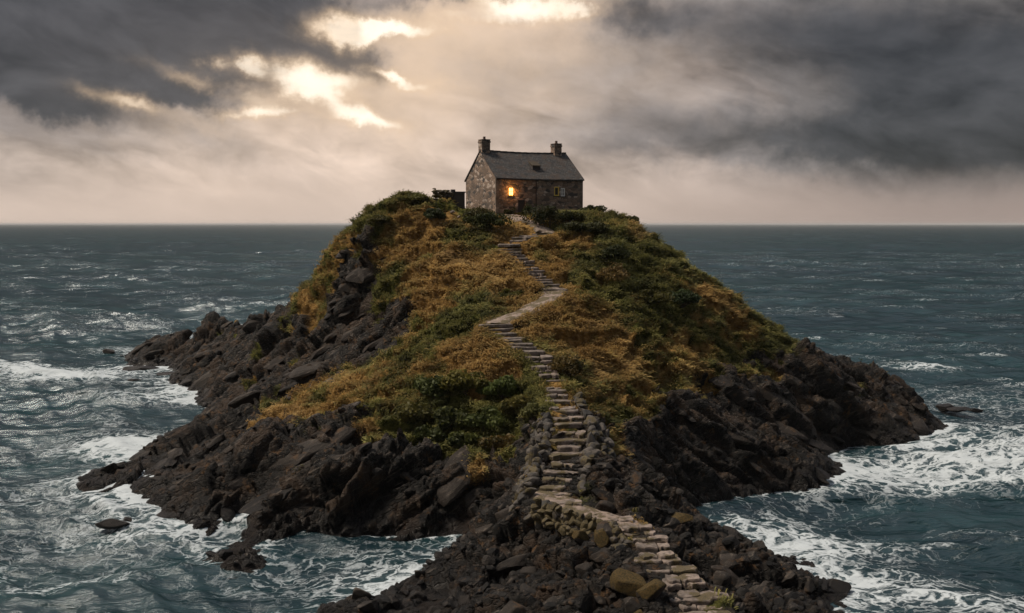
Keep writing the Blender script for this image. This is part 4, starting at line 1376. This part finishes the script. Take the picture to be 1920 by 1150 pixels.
# upright marker stone by the causeway
x_, y_ = (1001 - 960) / FPX * 75.5, 75.5
mb = MB()
rr2 = random.Random(4)
n_ = 9
prof = [(0.42, -0.6), (0.40, 0.3), (0.37, 0.9), (0.30, 1.35), (0.14, 1.55)]
mb.poly([(r * math.cos(6.283 * k / n_) * (1 + rr2.uniform(-.12, .12)), r * 0.8 * math.sin(6.283 * k / n_) * (1 + rr2.uniform(-.12, .12)), z + rr2.uniform(-.04, .04)) for r, z in prof for k in range(n_)],
        [(j * n_ + k, j * n_ + (k + 1) % n_, (j + 1) * n_ + (k + 1) % n_, (j + 1) * n_ + k) for j in range(4) for k in range(n_)] + [tuple(range(4 * n_, 5 * n_))])
o = mb.build('standing_stone', M_WALLSTONE, None, 0.03)
o.location = (x_, y_, ground(x_, y_)[0] - 0.1)
tag(o, 'upright rounded stone post standing at the left causeway wall', 'standing stone')

# ------------------------------------------------------------------ the cottage
L_, D_, HW, RH = 12.35, 9.4, 4.75, 3.5
corner = at(930, 333, y=124.0)
THETA = R(26)
house = empty('stone_cottage', (corner[0], corner[1], corner[2] - HW), THETA)
tag(house, 'grey brown stone cottage with slate roof, two chimneys and one glowing window on the hilltop', 'cottage')
# local axes: x along the front (to the right and away), y into the depth, front face at y = 0
WIN = [(2.10, 2.55, 0.66, 1.00), (8.55, 2.60, 0.72, 1.15), (9.45, 2.55, 0.62, 1.05)]
DOOR = (3.55, 0.0, 1.0, 2.0)


def wall_with_openings(mb, x0, x1, z0, z1, openings, depth):
    xs = sorted({x0, x1, *[o[0] - o[2] / 2 for o in openings], *[o[0] + o[2] / 2 for o in openings]})
    zs = sorted({z0, z1, *[o[1] for o in openings], *[o[1] + o[3] for o in openings]})
    for a, b in zip(xs, xs[1:]):
        for c, d in zip(zs, zs[1:]):
            cx, cz = (a + b) / 2, (c + d) / 2
            hole = any(abs(cx - o[0]) < o[2] / 2 and o[1] < cz < o[1] + o[3] for o in openings)
            y = depth if hole else 0.0
            mb.poly([(a, y, c), (b, y, c), (b, y, d), (a, y, d)], [(0, 1, 2, 3)])
            if hole:
                for o in openings:
                    if abs(cx - o[0]) < o[2] / 2 and o[1] < cz < o[1] + o[3]:
                        if abs(a - (o[0] - o[2] / 2)) < 1e-6:
                            mb.poly([(a, 0, c), (a, depth, c), (a, depth, d), (a, 0, d)], [(0, 1, 2, 3)])
                        if abs(b - (o[0] + o[2] / 2)) < 1e-6:
                            mb.poly([(b, depth, c), (b, 0, c), (b, 0, d), (b, depth, d)], [(0, 1, 2, 3)])
                        if abs(c - o[1]) < 1e-6:
                            mb.poly([(a, 0, c), (b, 0, c), (b, depth, c), (a, depth, c)], [(0, 1, 2, 3)])
                        if abs(d - (o[1] + o[3])) < 1e-6:
                            mb.poly([(a, depth, d), (b, depth, d), (b, 0, d), (a, 0, d)], [(0, 1, 2, 3)])


mb = MB()
wall_with_openings(mb, 0, L_, -1.5, HW, WIN + [DOOR], 0.28)
mb.poly([(0, 0, -1.5), (0, D_, -1.5), (0, D_, HW), (0, D_ / 2, HW + RH), (0, 0, HW)], [(4, 3, 2, 1, 0)])
mb.poly([(L_, 0, -1.5), (L_, D_, -1.5), (L_, D_, HW), (L_, D_ / 2, HW + RH), (L_, 0, HW)], [(0, 1, 2, 3, 4)])
mb.poly([(0, D_, -1.5), (L_, D_, -1.5), (L_, D_, HW), (0, D_, HW)], [(3, 2, 1, 0)])
mb.build('wall', M_MASON, house)
# dressed corner stones
M_QUOIN = stone_material('quoin_stone', (0.14, 0.11, 0.085), (0.34, 0.26, 0.205))
for xa, sgn in ((-0.03, 1), (L_ + 0.03, -1)):
    mb = MB()
    rq = random.Random(3)
    z, k = -1.2, 0
    while z < HW - 0.3:
        hq = rq.uniform(0.28, 0.42)
        w_ = 0.78 if k % 2 else 0.45
        mb.box(min(xa, xa + sgn * w_), max(xa, xa + sgn * w_), -0.03, 0.20, z, z + hq)
        z += hq + 0.0006
        k += 1
    mb.build('quoin', M_QUOIN, house)
# roof: two thick slopes with overhang and sagging ridge
T, OV, EV = 0.16, 0.10, 0.28
sl = RH / (D_ / 2)


def roof_slope(y_e, y_r, n=24):
    mb = MB()
    pts, fs = [], []
    for i in range(n + 1):
        x = -OV + (L_ + 2 * OV) * i / n
        sag = -0.17 * math.sin(math.pi * i / n) - 0.02 * math.sin(i * 2.1)
        for yy in (y_e, y_r):
            zz = HW + RH - abs(yy - D_ / 2) * sl + sag * (1 if yy == y_r else 0.4)
            pts += [(x, yy, zz + 0.02), (x, yy, zz + T + 0.02)]
    for i in range(n):
        a, b = i * 4, i * 4 + 4
        fs += [(a, a + 2, b + 2, b), (a + 1, b + 1, b + 3, a + 3), (a, b, b + 1, a + 1), (a + 2, a + 3, b + 3, b + 2)]
    fs += [(0, 1, 3, 2), (n * 4, n * 4 + 2, n * 4 + 3, n * 4 + 1)]
    mb.poly(pts, fs)
    return mb


roof = roof_slope(-EV, D_ / 2 - 0.003).build('roof', M_SLATE, house)
roof_slope(D_ + EV, D_ / 2 + 0.003).build('rear_slope', M_SLATE, roof)
mb = MB()
for i in range(26):
    x = -OV + (L_ + 2 * OV) * i / 26
    sag = -0.17 * math.sin(math.pi * i / 26)
    mb.prism([(x + 0.01, D_ / 2 - 0.16), (x + 0.46, D_ / 2 - 0.16), (x + 0.46, D_ / 2 + 0.16), (x + 0.01, D_ / 2 + 0.16)], HW + RH + sag + 0.05, HW + RH + sag + 0.25 + (i % 2) * 0.015)
mb.build('ridge_tile', M_BLACKWALL, roof)
mb = MB()
mb.box(0.0, L_, -0.16, -0.02, HW - 0.26, HW - 0.06)
mb.build('gutter', M_WOOD, house)
# gutter downpipe at mid wall
mb = MB()
mb.lathe([(0.07, 0.0), (0.07, HW - 0.27)], 5.55, -0.10)
mb.build('downpipe', M_WOOD, house)


def chimney(xc, w, h, base_z):
    yc = D_ / 2
    mb = MB()
    mb.box(xc - w / 2, xc + w / 2, yc - 0.55, yc + 0.55, base_z, HW + RH + h)
    mb.box(xc - w / 2 - 0.06, xc + w / 2 + 0.06, yc - 0.61, yc + 0.61, HW + RH + h - 0.32, HW + RH + h - 0.12)
    mb.box(xc - w / 2 - 0.04, xc + w / 2 + 0.04, yc - 0.59, yc + 0.59, HW + RH + h, HW + RH + h + 0.1)
    c = mb.build('chimney', M_MASON, roof)
    p = MB()
    p.lathe([(0.20, HW + RH + h + 0.08), (0.16, HW + RH + h + 0.35), (0.19, HW + RH + h + 0.42), (0.15, HW + RH + h + 0.47)], xc, yc)
    p.build('chimney_pot', M_POT, c)


chimney(0.55, 1.15, 1.42, HW + RH - 1.5)
chimney(L_ - 1.35, 1.05, 1.25, HW + RH - 1.2)


def window(o, frame_mat, pane_mat, label=None, bars=True, f=0.09):
    cx, z0, w, hh = o
    mb = MB()
    x0, x1, z1 = cx - w / 2 + 0.004, cx + w / 2 - 0.004, z0 + hh - 0.004
    z0 += 0.004
    ya, yb = 0.04, 0.14
    mb.box(x0, x0 + f, ya, yb, z0, z1); mb.box(x1 - f, x1, ya, yb, z0, z1)
    mb.box(x0 + f, x1 - f, ya, yb, z0, z0 + f); mb.box(x0 + f, x1 - f, ya, yb, z1 - f, z1)
    if bars:
        mb.box(cx - 0.025, cx + 0.025, ya + 0.02, yb - 0.02, z0 + f, z1 - f)
        for s in (-1, 1):
            a, b = (x0 + f, cx - 0.025) if s < 0 else (cx + 0.025, x1 - f)
            mb.box(a, b, ya + 0.02, yb - 0.02, (z0 + z1) / 2 - 0.02, (z0 + z1) / 2 + 0.02)
    wd = mb.build('window', frame_mat, house)
    if label:
        wd['label'] = label
    pn = MB()
    pn.poly([(x0 + f, 0.11, z0 + f), (x1 - f, 0.11, z0 + f), (x1 - f, 0.11, z1 - f), (x0 + f, 0.11, z1 - f)], [(0, 1, 2, 3)])
    pn.build('pane', pane_mat, wd)
    sb = MB()
    sb.box(cx - w / 2 - 0.12, cx + w / 2 + 0.12, -0.10, 0.03, z0 - 0.14, z0 - 0.01)
    sb.build('sill', M_WALLSTONE, wd)


window(WIN[0], M_WOOD, M_GLOW, 'window glowing with orange lamplight', True, 0.05)
window(WIN[1], M_YELLOW, M_GLASS, 'dark window in a yellow frame', False, 0.12)
window(WIN[2], M_WHITE, M_PALEGLASS, 'small window in a white frame', True, 0.10)
mb = MB()
for k in range(5):
    mb.box(DOOR[0] - 0.49 + k * 0.197, DOOR[0] - 0.30 + k * 0.197, 0.12, 0.18 - (k % 2) * 0.006, 0.01, 1.98)
door = mb.build('door', M_WOOD, house)
mb = MB()
mb.box(DOOR[0] + 0.33, DOOR[0] + 0.39, 0.06, 0.119, 0.95, 1.10)
mb.build('handle', M_POT, door)
# small hatch with a mossy lid on the front slope
yh, xh = 1.75, 6.35
zh = HW + RH - abs(yh - D_ / 2) * sl + T
mb = MB()
mb.poly([(xh - .55, yh - .35, zh - .55), (xh + .55, yh - .35, zh - .55), (xh + .55, yh + .75, zh + .25), (xh - .55, yh + .75, zh + .25),
         (xh - .50, yh - .30, zh + .18), (xh + .50, yh - .30, zh + .18), (xh + .50, yh + .70, zh + .62), (xh - .50, yh + .70, zh + .62)],
        [(0, 3, 2, 1), (4, 5, 6, 7), (0, 1, 5, 4), (1, 2, 6, 5), (2, 3, 7, 6), (3, 0, 4, 7)])
ht = mb.build('roof_hatch', M_BLACKWALL, roof)
mb = MB()
mb.poly([(xh - .62, yh - .50, zh + .12), (xh + .62, yh - .50, zh + .12), (xh + .62, yh + .78, zh + .70), (xh - .62, yh + .78, zh + .70),
         (xh - .58, yh - .44, zh + .26), (xh + .58, yh - .44, zh + .26), (xh + .58, yh + .74, zh + .82), (xh - .58, yh + .74, zh + .82)],
        [(0, 3, 2, 1), (4, 5, 6, 7), (0, 1, 5, 4), (1, 2, 6, 5), (2, 3, 7, 6), (3, 0, 4, 7)])
mb.build('lid', M_MOSS, ht)
# added point light outside the glowing window, casting an orange halo on the wall
lamp_data = bpy.data.lights.new('window_halo_fill', 'POINT')
lamp_data.energy = 70
lamp_data.color = (1.0, 0.40, 0.08)
lamp_data.shadow_soft_size = 0.15
lamp = bpy.data.objects.new('window_halo_fill', lamp_data)
lamp.location = (WIN[0][0], -0.38, WIN[0][1] + 0.6)
lamp.parent = house
col.objects.link(lamp)

# outbuilding and ruined garden wall left of the cottage
sx, sy = (857 - 960) / FPX * 127.0, 127.0
shed = empty('outbuilding', (sx, sy, 27.15), R(14))
tag(shed, 'low dark flat topped outbuilding against the left gable of the cottage', 'outbuilding')
mb = MB()
mb.box(-0.85, 0.8, -1.2, 1.2, -2.6, 1.75)
mb.build('wall', M_BLACKWALL, shed)
mb = MB()
mb.box(-0.95, 0.9, -1.32, 1.32, 1.753, 1.90)
rf = mb.build('roof', M_SLATE, shed)
mb = MB()
mb.box(-0.75, -0.25, -0.4, 0.3, 1.90, 2.18)
mb.build('vent', M_BLACKWALL, rf)

r3 = np.random.default_rng(9)
VV, FF, base = [], [], 0
gx0, gy0 = (831 - 960) / FPX * 125.5, 125.5
gz0 = 27.9
for i in range(300):
    v, f = protos_lo[i % 14]
    s = r3.uniform(0.20, 0.36)
    VV.append((v * np.array([s * 1.2, s, s * .75])) + np.array([r3.uniform(-1.2, 1.15), r3.normal(0, .12), r3.uniform(-1.3, 1.25 + r3.normal(0, .1))]))
    FF.append(f + base); base += len(v)
o = mesh_np('garden_wall', np.concatenate(VV), np.concatenate(FF), M_WALLMOSS)
o.location = (gx0, gy0, gz0)
tag(o, 'stub of mossy brown garden wall beside the dark outbuilding', 'wall')

# pale stones edging the side path below the outbuilding
for i, (px, y, s, lab) in enumerate([(824, 121.6, .32, 'pale stone at the head of the side path below the garden wall'), (838, 121.2, .26, 'small pale stone midway along the side path'),
                                     (849, 120.8, .34, 'whitest upright stone beside the hedge bush'), (861, 120.2, .28, 'pale flat stone at the hedge end of the side path')]):
    x = (px - 960) / FPX * y
    o = boulder('pale_stone', (x, y, surf(x, y) + s * 0.5), (s, s * .8, s), boulder_me[i], M_STEP)
    tag(o, lab, 'stone')


# ------------------------------------------------------------------ sea air
mb = MB()
mb.box(-95000, 95000, -95000, 95000, -9.0, 40.0)
hm = bpy.data.materials.new('sea_air')
hm.use_nodes = True
hm.node_tree.nodes.clear()
ht_ = NT(hm.node_tree)
pv_ = ht_.node('ShaderNodeVolumePrincipled')
pv_.inputs['Color'].default_value = (0.90, 0.90, 0.90, 1)
pv_.inputs['Density'].default_value = 0.00004
ht_.l.new(pv_.outputs[0], ht_.node('ShaderNodeOutputMaterial').inputs['Volume'])
tag(mb.build('haze', hm), kind='stuff')
